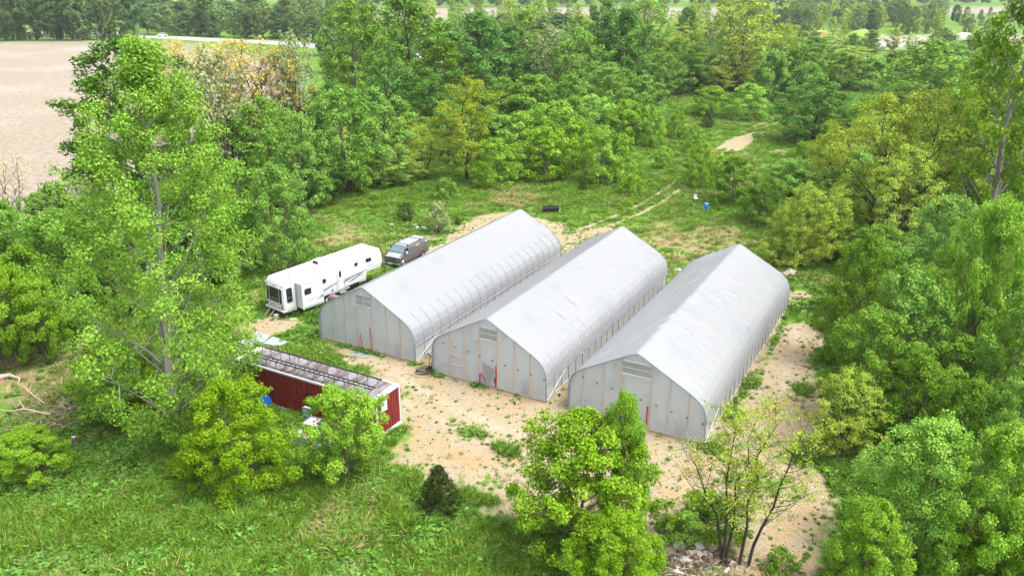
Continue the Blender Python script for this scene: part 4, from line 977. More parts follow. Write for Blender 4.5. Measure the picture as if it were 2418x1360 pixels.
MB().bar((-4.9, -.035, 1.35), (-4.9, -.035, 1.55), .03, .03).build('latch', M['white'], CT)
MB().bar((.06, -.12, .12), (.06, 2.5, .05), .06, .06).build('drain_pipe', M['white'], CT)

def loc(px, py, z=0): return tuple(un(px, py, z))
# things by the container
def near_wall(along, out=-.45): 
    c, s = math.cos(-.5029), math.sin(-.5029); return (-8.551 + along * c - out * s, 44.4835 + along * s + out * c, 0)
q = near_wall(-9.3, -.55); t = empty('plastic_tub', (q[0], q[1], 0), .2, label='round blue plastic tub leaning on the red container wall', category='tub')
tb = MB().lathe([(.02, .10), (.40, .10), (.47, .0), (.52, -.02), (.52, .02), (.47, .12), (.42, .16), (.02, .16)], 22, (0, 0, .53), 'y').build('bowl', M['blue'], t, True)
MB().lathe([(.46, -.03), (.54, -.03), (.54, .02), (.46, .02)], 22, (0, -.0, .53), 'y').build('rim', M['blue'], t, True)
q = near_wall(-5.6, -.4); t = empty('plastic_crate', (q[0], q[1], 0), -.45, label='faded blue plastic crate stood on end by the container wall', category='crate')
m = MB()
for x in (-.3, .3): m.bar((x, 0, .05), (x, 0, 1.0), .05, .05)
for z in (.05, .35, .68, 1.0): m.bar((-.3, 0, z), (.3, 0, z), .05, .05)
m.build('lattice', M['lblue'], t); MB().box(-.28, .28, .04, .22, .06, .98).build('bin', M['white'], t)
def tote(px, py, rz, mat, label):
    g = loc(px, py); t = empty('liquid_tote', g, rz, label=label, category='tote', group='caged totes under the tree')
    MB().box(-.57, .57, -.47, .47, .16, 1.08).build('tank', mat, t, True, .07, 3)
    cgm = MB()
    for z in (.2, .42, .65, .88, 1.1):
        for y in (-.5, .5): cgm.tube([(-.6, y, z), (.6, y, z)], .014, 5)
        for x in (-.6, .6): cgm.tube([(x, -.5, z), (x, .5, z)], .014, 5)
    for k in range(7):
        for y in (-.5, .5): cgm.tube([(-.6 + k * .2, y, .14), (-.6 + k * .2, y, 1.1)], .014, 5)
    for k in range(6):
        for x in (-.6, .6): cgm.tube([(x, -.5 + k * .2, .14), (x, -.5 + k * .2, 1.1)], .014, 5)
    cgm.build('cage', M['galv'], t)
    pl = MB().box(-.6, .6, -.5, .5, .10, .14); [pl.box(x, x + .12, -.5, .5, 0, .10) for x in (-.6, -.06, .48)]; pl.build('pallet', M['board'], t)
    MB().lathe([(.1, 1.08), (.1, 1.13), (.02, 1.14)], 14).build('cap', M['red'], t)
tote(722, 1058, -.4, M['white'], 'caged white liquid tote under the bright tree'); tote(775, 1082, -.4, M['teal'], 'caged tote with pale teal tank under the bright tree')
tote(745, 1030, -.4, M['white'], 'caged white tote against the container, behind the other white one')
for i, (cs, lab) in enumerate([([(605,783),(638,792),(621,810),(589,800)], 'slate-grey flat panel on the grass, farthest from the container'), ([(645,794),(680,807),(657,818),(621.5,810.5)], 'slate-grey flat panel on the bare ground beside the others'), ([(561,807),(581,799),(603,804),(592,820)], 'slate-grey flat panel half grown over by grass')]):
    P4 = [un(*p, .05 + .02 * i) for p in cs]; ct_ = sum(P4) / 4
    m = MB(); m.add([tuple(p - [ct_[0], ct_[1], 0]) for p in P4] + [tuple(p - [ct_[0], ct_[1], .04]) for p in P4], [(0, 1, 2, 3), (7, 6, 5, 4), (0, 4, 5, 1), (1, 5, 6, 2), (2, 6, 7, 3), (3, 7, 4, 0)])
    o = m.build('flat_panel', M['slate'], None, label=lab, category='panel', group='grey panels lying behind the container'); o.location = (ct_[0], ct_[1], 0)
g = loc(853, 838); m = MB().prism(rrect(-.75, .75, -.5, .5, .04), lambda u, v, d: (u, v, d), .01, .04)
o = m.build('rubber_mat', M['matgrey'], None, label='grey mat lying on the sand before the first greenhouse', category='mat'); o.location = (g[0], g[1], 0); o.rotation_euler = (0, 0, -.25)

# hydrant and hoses between the first two greenhouses
g = loc(1012, 872); t = empty('water_hydrant', g, 0, label='standpipe tap on a post between the greenhouses', category='hydrant')
MB().tube([(0, 0, -.1), (0, 0, 1.25)], .03, 7).build('post', M['white'], t, True); MB().tube([(.09, .05, -.1), (.09, .05, 1.35)], .025, 7).build('pipe', M['galv'], t, True)
MB().lathe([(.02, 1.2), (.07, 1.22), (.08, 1.33), (.04, 1.4)], 10).build('head', M['blue'], t, True); MB().tube([(.02, 0, 1.3), (.16, -.05, 1.25), (.2, -.06, 1.05)], .022, 6).build('spout', M['black'], t, True)
rng = np.random.default_rng(5)
def hose(px, py, r, turns, label, mat, lift, tail=None):
    g = loc(px, py); pts = []
    for k in range(int(turns * 18)):
        a = k * .349; rr = r * (.75 + .3 * rng.random()) if k % 5 == 0 else (rr if k else r); pts.append((math.cos(a) * rr * 1.15, math.sin(a) * rr * .8, .03 + lift * k / (turns * 18) + .03 * rng.random()))
    if tail: pts += [(p[0], p[1], .03) for p in tail]
    o = MB().tube(pts, .022, 5).build('garden_hose', mat, None, True, label=label, category='hose', group='coiled hoses by the hydrant'); o.location = (g[0], g[1], 0)
hose(1004, 880, .62, 5, 'black hose in a loose coil beside the standpipe', M['black'], .35); hose(1022, 876, .5, 4, 'black hose coil pushed against the second greenhouse corner', M['black'], .25)
hose(996, 884, .7, 2, 'thin tan hose trailing across the sand from the coils', M['board'], .05, [(-1.0, .1), (-1.7, .0), (-2.4, -.35), (-3.0, -.8)])

# ------------------------------------------------------------------ fifth-wheel trailer
RV = empty('travel_trailer', (-19.5354, 63.7792, 0), -.682, label='white fifth-wheel travel trailer with slide-out, beside the first greenhouse', category='trailer')
side = [(.10, .72), (.02, 1.05), (.0, 1.5), (.06, 2.6), (.16, 3.05), (.42, 3.36), (11.05, 3.62), (11.30, 3.0), (11.36, 2.3), (11.06, 1.74), (9.42, 1.76), (9.22, 1.10), (7.25, 1.02), (4.0, .80)]
RW = 2.55
body = MB().prism(side, lambda y, z, d: (d, y, z), -RW, 0).build('body', M['rv_white'], RV, True, .07, 3)
top = [(.55, 3.372), (11.0, 3.627), (11.0, 3.645), (.55, 3.39)]
MB().prism(top, lambda y, z, d: (d, y, z), -RW + .12, -.12).build('roof', M['rv_roof'], RV)
tz = lambda y: 3.375 + (y - .5) * .0243
def sidewin(y0, y1, z0, z1, name='window', x=0.0, parent=RV, r=.09, bars=0):
    f = MB().prism(rrect(y0 - .04, y1 + .04, z0 - .04, z1 + .04, r + .03), lambda a, b, d: (x + d, a, b), 0.0, .02).build(name, M['rv_white'], parent)
    MB().prism(rrect(y0, y1, z0, z1, r), lambda a, b, d: (x + d, a, b), .021, .032).build('pane', M['glass'], f)
    for k in range(bars): MB().box(x + .033, x + .04, y0 + .06, y1 - .06, z0 + (z1 - z0) * (.32 + .3 * k), z0 + (z1 - z0) * (.32 + .3 * k) + .02).build('bar', M['rv_tan'], f)
    return f
sidewin(.33, .92, 1.44, 2.75, r=.12, bars=1); sidewin(4.10, 4.58, 2.10, 2.5); sidewin(7.92, 8.30, 2.68, 3.02, r=.1); sidewin(9.28, 9.97, 2.70, 3.06)
# back wall window band
bk = MB().prism(rrect(-2.34, -.12, 1.38, 2.78, .1), lambda a, b, d: (a, .05 - d - (b - 2.78) * -.05, b), 0.0, .06).build('rear_window', M['rv_white'], RV)
for x0, x1 in ((-2.28, -1.98), (-1.90, -.56), (-.48, -.16)):
    MB().prism(rrect(x0, x1, 1.45, 2.72, .06), lambda a, b, d: (a, .05 - d - (b - 2.78) * -.05, b), .061, .072).build('pane', M['glass'], bk)
MB().box(-1.84, -.62, -.095, -.08, 1.72, 1.745).build('bar', M['rv_tan'], bk)
MB().prism([(-2.5, .98), (-.08, .98), (-.10, 1.24), (-2.48, 1.24)], lambda a, b, d: (a, -.0 - d, b), -.02, .03).build('rear_panel', plain('trailer_pale_grey', (.56, .6, .62), .4), RV)
bp = MB().box(-2.62, .04, -.14, .25, .66, .80).build('bumper', M['white'], RV, bevel=.03); MB().box(-2.6, .03, -.147, -.10, .735, .765).build('bumper_strip', M['black'], bp)
for x in (-.22, -2.36): MB().box(x - .12, x + .12, -.06, .0, 1.0, 1.2).build('tail_light', M['tail'], RV, bevel=.01)
for k, x in enumerate((-1.42, -1.24, -1.06, -.28, -2.4)): MB().box(x - .05, x + .05, .0, .14, 2.93, 2.98).build('marker_light', M['rv_tan'], RV)
# slide-out room
SO = MB().box(-.05, .80, 1.36, 3.62, .74, 3.02).build('slide_out', M['rv_white'], RV, False, .025, 2)
MB().box(.801, .815, 1.34, 3.64, .70, .86).build('slide_skirt', M['rv_grey'], SO); MB().box(-.02, .84, 1.33, 3.66, 3.022, 3.05).build('slide_top', M['rv_roof'], SO)
MB().box(.80, .83, 1.34, 1.42, .66, 3.02).build('slide_trim', M['white'], SO); MB().box(.0, .03, 1.22, 1.33, .72, 3.10).build('slide_seal', M['rv_grey'], RV); MB().box(-.0, .035, 1.10, 1.20, .55, 3.1).build('slide_flange', M['white'], RV)
sidewin(1.62, 2.32, 1.98, 2.52, x=.80, parent=RV)
def decal(pts, mat, x=.0, par=RV): MB().prism(pts, lambda y, z, d: (x + d, y, z), .002, .008).build('stripe', mat, par)
decal([(2.75, 1.20), (3.58, 1.52), (3.60, 1.34)], M['rv_blue'], .801, SO); decal([(1.7, 1.36), (2.6, 1.52), (3.4, 1.56), (2.6, 1.48)], M['rv_tan'], .801, SO); decal([(1.7, 1.30), (2.6, 1.40), (2.6, 1.37), (1.7, 1.28)], M['rv_tan'], .801, SO)
decal([(4.0, 1.42), (4.9, 1.62), (5.85, 1.74), (7.4, 1.83), (7.4, 1.79), (5.85, 1.66), (4.9, 1.50), (4.0, 1.26)], M['rv_blue'])
decal([(5.97, 1.42), (6.4, 1.58), (7.6, 1.86), (9.0, 1.98), (10.8, 2.06), (9.0, 1.94), (7.6, 1.74), (6.5, 1.45)], M['rv_purple'])
decal([(7.1, 1.40), (7.9, 1.66), (8.6, 1.86), (9.1, 1.95), (8.6, 1.78), (8.1, 1.56), (7.6, 1.42)], M['rv_blue'], .006); decal([(7.6, 1.56), (8.5, 1.72), (8.9, 1.72), (8.2, 1.58)], M['rv_tan'], .012)
for y0, y1, z0 in ((0.2, 1.2, .60), (5.0, 7.2, .80), (8.35, 9.2, .98)): MB().box(-.02, .02, y0, y1, z0, z0 + .17).build('skirt', M['rv_grey'], RV)
dr = MB().prism(rrect(5.90, 6.52, 1.02, 2.9, .06), lambda y, z, d: (d, y, z), .0, .03).build('door', M['rv_white'], RV)
MB().prism(rrect(6.06, 6.31, 2.16, 2.74, .05), lambda y, z, d: (d, y, z), .031, .04).build('pane', M['glass'], dr); MB().box(.03, .06, 5.98, 6.05, 1.80, 1.9).build('handle', M['black'], dr)
MB().tube([(.06, 5.80, 2.75), (.10, 5.80, 1.9), (.10, 5.80, 1.05)], .018, 6).build('grab_rail', M['white'], RV); MB().tube([(.05, 6.64, 1.85), (.10, 6.64, 1.7), (.10, 6.64, 1.05)], .018, 6).build('grab_rail', M['white'], RV)
st = MB(); [st.box(.05 + .28 * k, .33 + .28 * k, 5.9, 6.6, .72 - .24 * k, .76 - .24 * k) for k in range(3)]; st.build('folding_step', M['galv'], RV)
MB().box(.0, .03, 5.16, 5.28, 1.06, 1.24).build('outlet', M['black'], RV); MB().box(.0, .04, 4.85, 5.0, 2.58, 2.66).build('porch_light', M['white'], RV)
ac = MB().box(-1.95, -1.05, 4.75, 5.6, tz(5), tz(5) + .33).build('air_conditioner', M['rv_roof'], RV, False, .06, 3); MB().box(-1.85, -1.15, 4.735, 4.75, tz(5) + .05, tz(5) + .26).build('grille', M['black'], ac)
MB().box(-2.2, -.9, 4.6, 5.75, tz(5) - .02, tz(5) + .02).build('ac_base', M['rv_tan'], RV)
for i, (x, y, s) in enumerate([(-1.12, 1.65, .19), (-1.54, 9.6, .2), (-1.44, 7.97, .2), (-.45, 8.35, .2), (-1.96, 2.9, .08), (-.15, 6.5, .07)]):
    MB().box(x - s, x + s, y - s, y + s, tz(y), tz(y) + .09).build('roof_vent', M['rv_tan'] if i in (0, 4) else M['rv_roof'], RV, False, .02)
MB().tube([(-1.9, .9, tz(1) + .05), (-1.98, 1.9, tz(2) + .08), (-1.96, 2.9, tz(3) + .1)], .02, 5).build('antenna', M['rv_tan'], RV)
for y in (4.7, 5.6):
    for x in (-.25, -RW + .25):
        wh = MB().lathe([(.05, -.11), (.30, -.11), (.36, -.07), (.36, .07), (.30, .11), (.05, .11)], 18, (x, y, .36), 'x').build('wheel', M['rubber'], RV, True)
        MB().lathe([(.03, .112), (.2, .118), (.22, .10), (.03, .125)], 14, (x, y, .36), 'x').build('rim', M['white'], wh, True)
MB().box(-RW + .5, -.5, .3, 9.0, .52, .78).build('chassis', M['black'], RV)
for y in (.9, 8.7):
    for x in (-.35, -RW + .35): MB().box(x - .05, x + .05, y - .05, y + .05, 0, .75).build('jack', M['galv'], RV); MB().box(x - .16, x + .16, y - .16, y + .16, -.02, .05).build('jack_pad', M['board'], RV)
for x in (-2.0, -1.35): MB().bar((x, -.05, .68), (x - .25, -.55, .0), .04, .05).build('rear_ladder', M['white'], RV)
MB().box(-1.1, -.75, -.45, -.1, -.02, .35).build('rear_block', M['concrete'], RV)
def text_mesh(s, size, mat, name):
    cu = bpy.data.curves.new(name, 'FONT'); cu.body = s; cu.size = size; cu.extrude = .004; cu.shear = .3
    ob = bpy.data.objects.new(name, cu); COL.objects.link(ob); dg = bpy.context.evaluated_depsgraph_get()
    me = bpy.data.meshes.new_from_object(ob.evaluated_get(dg)); bpy.data.objects.remove(ob); me.materials.clear(); me.materials.append(mat); return me
tm_ = text_mesh('Sea Breeze', .17, M['rv_tan'], 'lettering')
o = link('lettering', tm_, RV); o.location = (.008, 9.42, 2.26); o.rotation_euler = (math.pi / 2, 0, math.pi / 2)
o = link('lettering', tm_, RV); o.location = (-1.95, -.04, 1.05); o.rotation_euler = (math.pi / 2, 0, 0)
# covered grill and boards next to the trailer
c, s = math.cos(-.682), math.sin(-.682)
def rvp(x, y): return (-19.5354 + x * c - y * s, 63.7792 + x * s + y * c, 0)
q = rvp(1.25, 4.55); t = empty('covered_grill', q, -.55, label='grill under a creased brown cover beside the trailer', category='grill')
V = []; n = 22; rng = np.random.default_rng(9)
for j, (rx, ry, z) in enumerate([(.85, .42, .0), (.84, .41, .35), (.80, .38, .75), (.76, .36, .98), (.62, .28, 1.12), (.2, .1, 1.17)]):
    for k in range(n):
        a = 2 * math.pi * k / n; cs, sn = math.cos(a), math.sin(a); f = 1 + .07 * math.sin(k * 2.6 + j) + .04 * rng.normal()
        V.append((rx * math.copysign(abs(cs) ** .6, cs) * f, ry * math.copysign(abs(sn) ** .6, sn) * f, z + .05 * math.sin(k * 1.3 + j)*(j > 2)))
MB().add(V, [(j * n + k, j * n + (k + 1) % n, (j + 1) * n + (k + 1) % n, (j + 1) * n + k) for j in range(5) for k in range(n)] + [tuple(5 * n + k for k in range(n))]).build('cover', M['tarp_brown'], t, True)
MB().tube([(.9, 0, .78), (1.15, 0, .84), (1.2, -.2, .8)], .015, 5).build('handle', M['white'], t)
for k, (x, y, r) in enumerate([(.9, 3.2, .1), (1.15, 3.5, .25)]):
    q = rvp(x, y); o = MB().box(-.1, .1, -.9, .9, .0, .05).build('loose_plank', M['dead'], None, label=('weathered plank on the grass under the slide-out', 'second weathered plank reaching towards the covered grill')[k], category='plank', group='planks beside the trailer'); o.location = q; o.rotation_euler = (0, .0, -.682 + r)
q = rvp(.55, .35); o = MB().box(-.3, .3, -.12, .12, 0, .14).build('wood_block', M['dead'], None, False, .015, label='short wood block on the grass by the trailer corner', category='block'); o.location = q

# ------------------------------------------------------------------ van
VN = empty('van', (-11.2862, 76.5788, 0), -.4883, label='faded grey panel van with roof bars behind the trailer', category='van')
st_ = [(-.02, .62, 1.10), (.0, .45, 1.14), (.12, .36, 1.20), (.50, .36, 1.40), (.62, .36, 1.45), (1.28, .36, 1.97), (1.5, .36, 2.03), (3.3, .36, 2.05), (4.9, .36, 2.02), (5.12, .42, 1.92), (5.16, .5, 1.7)]
def vsec(zb, zt):
    P = [(.86, zb), (.955, zb + .15), (.975, min(.95, zt - .1)), (.965, min(1.28, zt - .06)), (.93, min(1.5, zt - .05)), (.865, min(1.88, zt - .04)), (.76, min(1.98, zt - .015)), (.4, zt), (0, zt + .012)]
    return P + [(-x, z) for x, z in P[-2::-1]]
V = []; ns = 17
for y, zb, zt in st_: V += [(x - .975, y, z) for x, z in vsec(zb, zt)]
Fv = [(i * ns + k, i * ns + k + 1, (i + 1) * ns + k + 1, (i + 1) * ns + k) for i in range(len(st_) - 1) for k in range(ns - 1)] + [tuple(range(ns))[::-1], tuple((len(st_) - 1) * ns + k for k in range(ns))]
Fv += [(i * ns + ns - 1, i * ns, (i + 1) * ns, (i + 1) * ns + ns - 1) for i in range(len(st_) - 1)]
MB().add(V, Fv).build('body', M['van'], VN, True)
Vr = []; 
for y, zt in ((1.42, 2.012), (1.6, 2.036), (3.3, 2.056), (4.85, 2.026), (5.0, 2.0)): Vr += [(-.975 + x, y, zt + dz) for x, dz in ((-.72, -.005), (-.4, .008), (0, .02), (.4, .008), (.72, -.005))]
MB().add(Vr, [(i * 5 + k, i * 5 + k + 1, i * 5 + k + 6, i * 5 + k + 5) for i in range(4) for k in range(4)]).build('roof_panel', M['van_roof'], VN, True)
Vh = []
for y, zt in ((.03, 1.165), (.14, 1.225), (.5, 1.412), (.6, 1.452)): Vh += [(-.975 + x, y, zt + dz) for x, dz in ((-.80, -.02), (-.4, .006), (0, .02), (.4, .006), (.80, -.02))]
MB().add(Vh, [(i * 5 + k, i * 5 + k + 1, i * 5 + k + 6, i * 5 + k + 5) for i in range(3) for k in range(4)]).build('bonnet', M['van_roof'], VN, True)
MB().add([(-.975 - .80, .66, 1.50), (-.975 + .80, .66, 1.50), (-.975 + .72, 1.24, 1.955), (-.975 - .72, 1.24, 1.955), (-.975, .64, 1.52), (-.975, 1.22, 1.99)], [(0, 4, 5, 3), (4, 1, 2, 5)]).build('windshield', M['windshield'], VN)
[MB().bar((x, .655, 1.53), (x + .45, .70, 1.585), .02, .02).build('wiper', M['black'], VN) for x in (-1.55, -.85)]
for s in (1, -1):
    X0 = -.975 + s * .972; X1 = -.975 + s * .885
    MB().add([(X0 - s * .03, .78, 1.46), (X0 - s * .03, 1.62, 1.45), (X1, 1.60, 1.87), (X1, 1.10, 1.87)], [(0, 1, 2, 3)]).build('side_window', M['glass'], VN)
    mr = MB().box(min(X0, X0 + s * .22), max(X0, X0 + s * .22), .98, 1.12, 1.36, 1.62).build('mirror', M['white'], VN, False, .03)
    MB().bar((X0, 1.05, 1.3), (X0 + s * .15, 1.05, 1.4), .03, .03).build('mirror_arm', M['white'], mr)
    MB().box(min(X0 + s * .0, X0 + s * .012), max(X0, X0 + s * .012), 1.0, 5.0, 1.27, 1.30).build('trim_strip', M['chrome'], VN)
    for y in (.72, 4.12):
        wh = MB().lathe([(.05, -.1), (.28, -.1), (.35, -.06), (.35, .06), (.28, .1), (.05, .1)], 20, (-.975 + s * .87, y, .35), 'x').build('wheel', M['rubber'], VN, True)
        MB().lathe([(.03, s * .105), (.18, s * .11), (.21, s * .09), (.03, s * .12)], 14, (-.975 + s * .87, y, .35), 'x').build('rim', M['chrome'], wh, True)
        MB().tube([(-.975 + s * .985, y + .43 * math.cos(a), .35 + .43 * math.sin(a)) for a in np.linspace(.05, math.pi - .05, 12)], .025, 5).build('wheel_arch', M['chrome'] if y < 1 else M['black'], VN, True)
for y in (1.70, 3.92):
    rb = MB().bar((-1.80, y, 2.14), (-.15, y, 2.14), .05, .03).build('roof_bar', M['black'], VN)
    for x in (-1.76, -.19): MB().box(x - .04, x + .04, y - .05, y + .05, 1.93, 2.15).build('foot', M['black'], rb)
gl = MB().box(-1.62, -.50, -.06, -.0, .74, 1.02).build('grille', M['black'], VN)
for k in range(5): MB().box(-1.6, -.52, -.075, -.061, .77 + k * .055, .785 + k * .055).build('bar', M['galv'], gl)
MB().box(-1.88, -.07, -.055, .02, 1.03, 1.10).build('nose_trim', M['black'], VN)
for x in (-.28, -1.67):
    for z in (.80, .95):
        hl = MB().box(x - .11, x + .11, -.07, -.0, z - .06, z + .06).build('headlight', M['windshield'], VN); MB().box(x - .13, x + .13, -.05, .0, z - .075, z + .075).build('bezel', M['chrome'], hl)
bmp = MB().box(-1.95, -.0, -.18, .05, .42, .62).build('front_bumper', M['chrome'], VN, False, .03)
MB().box(-1.42, -.98, -.20, -.181, .46, .60).build('number_plate', M['white'], bmp)
for x in (-1.6, -.55): MB().box(x - .05, x + .05, -.22, -.181, .38, .64).build('overrider', M['black'], bmp)
MB().box(-1.9, -.05, 5.12, 5.30, .42, .58).build('rear_bumper', M['black'], VN, False, .02)
MB().prism([(2.9, 1.60), (3.6, 1.62), (3.62, 1.75), (3.3, 1.78), (2.95, 1.72)], lambda y, z, d: (-.975 + .965 - (z - 1.28) * .155 + d, y, z), .006, .012).build('side_decal', M['yellow'], VN)
MB().prism([(4.75, 1.58), (4.92, 1.58), (4.92, 1.82), (4.75, 1.82)], lambda y, z, d: (-.975 + .965 - (z - 1.28) * .155 + d, y, z), .006, .012).build('rear_sticker', M['white'], VN)
o = link('badge', text_mesh('GMC', .15, M['tail'], 'badge'), VN); o.location = (-1.26, -.08, .83); o.rotation_euler = (math.pi / 2, 0, 0)

# ------------------------------------------------------------------ small things about the clearing
g = loc(1300, 502); t = empty('feed_trough', g, .05, label='black open-topped trough in the grass behind the greenhouses', category='trough')
m = MB(); m.add([(-.95, -.35, 0), (.95, -.35, 0), (.95, .35, 0), (-.95, .35, 0), (-1.05, -.42, .72), (1.05, -.42, .72), (1.05, .42, .72), (-1.05, .42, .72), (-.98, -.36, .72), (.98, -.36, .72), (.98, .36, .72), (-.98, .36, .72), (-.9, -.3, .1), (.9, -.3, .1), (.9, .3, .1), (-.9, .3, .1)],
    [(0, 1, 5, 4), (1, 2, 6, 5), (2, 3, 7, 6), (3, 0, 4, 7), (4, 5, 9, 8), (5, 6, 10, 9), (6, 7, 11, 10), (7, 4, 8, 11), (8, 9, 13, 12), (9, 10, 14, 13), (10, 11, 15, 14), (11, 8, 12, 15), (12, 13, 14, 15), (3, 2, 1, 0)]); m.build('tank', M['black'], t)
MB().box(-1.1, 1.1, -.47, -.42, .66, .74).build('rim', M['rv_purple'], t)
g = loc(1667, 497); t = empty('barrel', g, 0, label='blue plastic barrel in the grass near the trees', category='barrel')
MB().lathe([(.02, 0), (.24, 0), (.27, .06), (.27, .28), (.285, .3), (.27, .32), (.27, .58), (.285, .6), (.27, .62), (.27, .82), (.23, .88), (.02, .88)], 18).build('drum', M['blue'], t, True); MB().lathe([(.02, .88), (.24, .88), (.24, .92), (.02, .92)], 18).build('lid', M['lblue'], t, True)
g = loc(1643, 476); t = empty('garden_chair', g, .4, label='white plastic chair standing in the weeds by the barrel', category='chair')
MB().box(-.24, .24, -.24, .24, .40, .44).build('seat', M['white'], t); MB().box(-.24, .24, .2, .24, .44, .92).build('backrest', M['white'], t)
for x in (-.2, .2):
    for y in (-.2, .2): MB().box(x - .025, x + .025, y - .025, y + .025, 0, .4).build('leg', M['white'], t)
g = loc(1655, 494); t = empty('pipe_offcut', g, .3, label='grey scrap pipe lying beside the blue barrel', category='pipe')
MB().tube([(-.5, 0, .1), (.3, .05, .12), (.5, .3, .1)], .08, 8).build('tube', M['galv'], t, True); MB().tube([(-.62, 0, .1), (-.5, 0, .1)], .11, 8).build('collar', M['black'], t, True)
for k in range(4):
    g = loc(1584 + (k % 2) * 2, 631 + k * 2.6); o = MB().box(-1.0, 1.0, -.09, .09, 0, .05).build('white_board', M['white'], None, label='white board lying behind the second greenhouse', category='board', group='white boards behind the second greenhouse'); o.location = (g[0], g[1], .01 + .012 * k); o.rotation_euler = (0, 0, -.25 + .06 * k)
def rock(px, py, s, label, group, mat='stone', z=0.0, seed=0, name='rock', cat='rock', xy=None):
    rng = np.random.default_rng(seed); bm = bmesh.new(); bmesh.ops.create_icosphere(bm, subdivisions=2, radius=1)
    k = rng.normal(size=(5, 3)); 
    for v in bm.verts:
        d = sum(.12 * math.sin(2.4 * float(np.dot(k[i], v.co)) + i) for i in range(5)); v.co = v.co * (1 + d); v.co.x *= 1.2; v.co.z *= .65
    me = bpy.data.meshes.new(name); bm.to_mesh(me); bm.free(); me.materials.append(M[mat])
    g = loc(px, py) if xy is None else xy; o = link(name, me, None, label=label, category=cat); 
    if group: o['group'] = group
    o.location = (g[0], g[1], s * .35 + z); o.scale = (s, s, s); o.rotation_euler = (0, 0, rng.random() * 6)
rng = np.random.default_rng(31)
for k in range(14): rock(1862 + rng.normal() * 11, 648 + rng.normal() * 3.5, .16 + .16 * rng.random(), 'pale rubble stone in the heap behind the third greenhouse', 'rubble behind the third greenhouse', 'stone', .08 * rng.random(), k)
for k, (px, py) in enumerate([(925, 533), (981, 534), (985, 540), (1001, 541)]):
    g = loc(px, py); t = MB().box(-.28, .28, -.14, .14, 0, .24).build('concrete_block', M['concrete'], None, False, .02, label=('pale concrete block alone in the grass behind the van', 'concrete block by the pale shrub')[k > 0], category='block'); t.location = (g[0], g[1], -.01); t.rotation_euler = (0, 0, k * .8)
    if k: t['group'] = 'concrete blocks by the pale shrub'
# stumps and fallen wood by the long grass
def stump(px, py, r, h, mat, label, lean=.1):
    g = loc(px, py); t = empty('tree_stump', g, px * .1, label=label, category='stump', group='tree stumps by the poplar')
    V = [(0, 0, -.2), (lean * h * .5, 0, h * .5), (lean * h, 0, h)]; MB().tube([(0, 0, -.15), (0, 0, .08), (lean * h * .5, 0, h * .5), (lean * h, 0, h)], [r * 1.7, r * 1.15, r * .95, r * .9], 10).build('bole', M[mat], t, True)
    MB().lathe([(.01, 0), (r * .82, 0), (r * .82, .012), (.01, .02)], 12, (lean * h, 0, h)).build('cut_face', M['dead'], t)
    for k in range(3): a = k * 2.1 + px; MB().tube([(0, 0, .15), (math.cos(a) * r * 2.2, math.sin(a) * r * 2.2, .05), (math.cos(a) * r * 4, math.sin(a) * r * 4, -.05)], [r * .5, r * .35, r * .12], 6).build('root', M[mat], t, True)
stump(228, 985, .2, 1.6, 'bark', 'tall broken stump with spreading roots by the poplar', .12); stump(276, 990, .24, .8, 'bark_pale', 'short pale stump beside the tall broken one', .02); stump(178, 1050, .17, .6, 'bark', 'small dark stump in the long grass', .05)
def fallen(pts, r, mat, label, forks=()):
    P = [un(px, py) + [0, 0, z] for px, py, z in pts]; o0 = P[0].copy(); o0[2] = 0; m = MB(); n = len(P)
    m.tube([tuple(p - o0) for p in P], [r * (1 - .75 * i / (n - 1)) for i in range(n)], 7)
    for i, dx, dy, dz, rr in forks:
        b = P[i] - o0; m.tube([tuple(b), tuple(b + np.array([dx, dy, dz]) * .5), tuple(b + np.array([dx, dy, dz]))], [rr, rr * .7, rr * .25], 6)
    o = m.build('fallen_branch', M[mat], None, True, label=label, category='branch', group='fallen branches by the thicket'); o.location = tuple(o0)
fallen([(108,958,.15),(90,948,.25),(70,934,.35),(52,922,.6)], .07, 'dead', 'forked pale dead branch lying across the grass', [(2, .1, .5, .5, .035)])
fallen([(120,985,.2),(90,980,.25),(60,974,.3),(30,978,.25),(0,976,.3)], .09, 'dead', 'long pale fallen branch by the bare earth', [(2, -.8, .8, .3, .04), (1, -.9, -.3, .1, .03)])
fallen([(215,972,.2),(180,970,.3),(150,972,.3),(120,980,.2)], .13, 'dead_dark', 'dark fallen log at the foot of the broken stump', [(1, .4, .5, .3, .05)])
fallen([(60,1030,.1),(100,1022,.15),(150,1008,.2),(175,1000,.2)], .08, 'dead_dark', 'brown log among dead brush', [(2, .6, .3, .2, .03)])
fallen([(60,1040,.1),(110,1034,.1),(160,1024,.12)], .06, 'dead', 'thin pale pole lying beside the brown log')
fallen([(195,1035,.05),(215,1012,.1),(235,990,.3)], .09, 'dead', 'pale log leaning from the stump roots')
fallen([(0,898,.25),(25,894,.3),(48,900,.25)], .22, 'dead', 'thick pale fallen trunk at the edge of the thicket', [(2, .4, -.9, -.1, .06)])
fallen([(230,1060,.05),(265,1040,.1),(300,1020,.1)], .06, 'dead', 'thin pale branch on the grass by the poplar foot')
fallen([(95,1110,.1),(125,1095,.3),(140,1080,.3)], .05, 'dead_dark', 'dark thin branch in the low thicket')
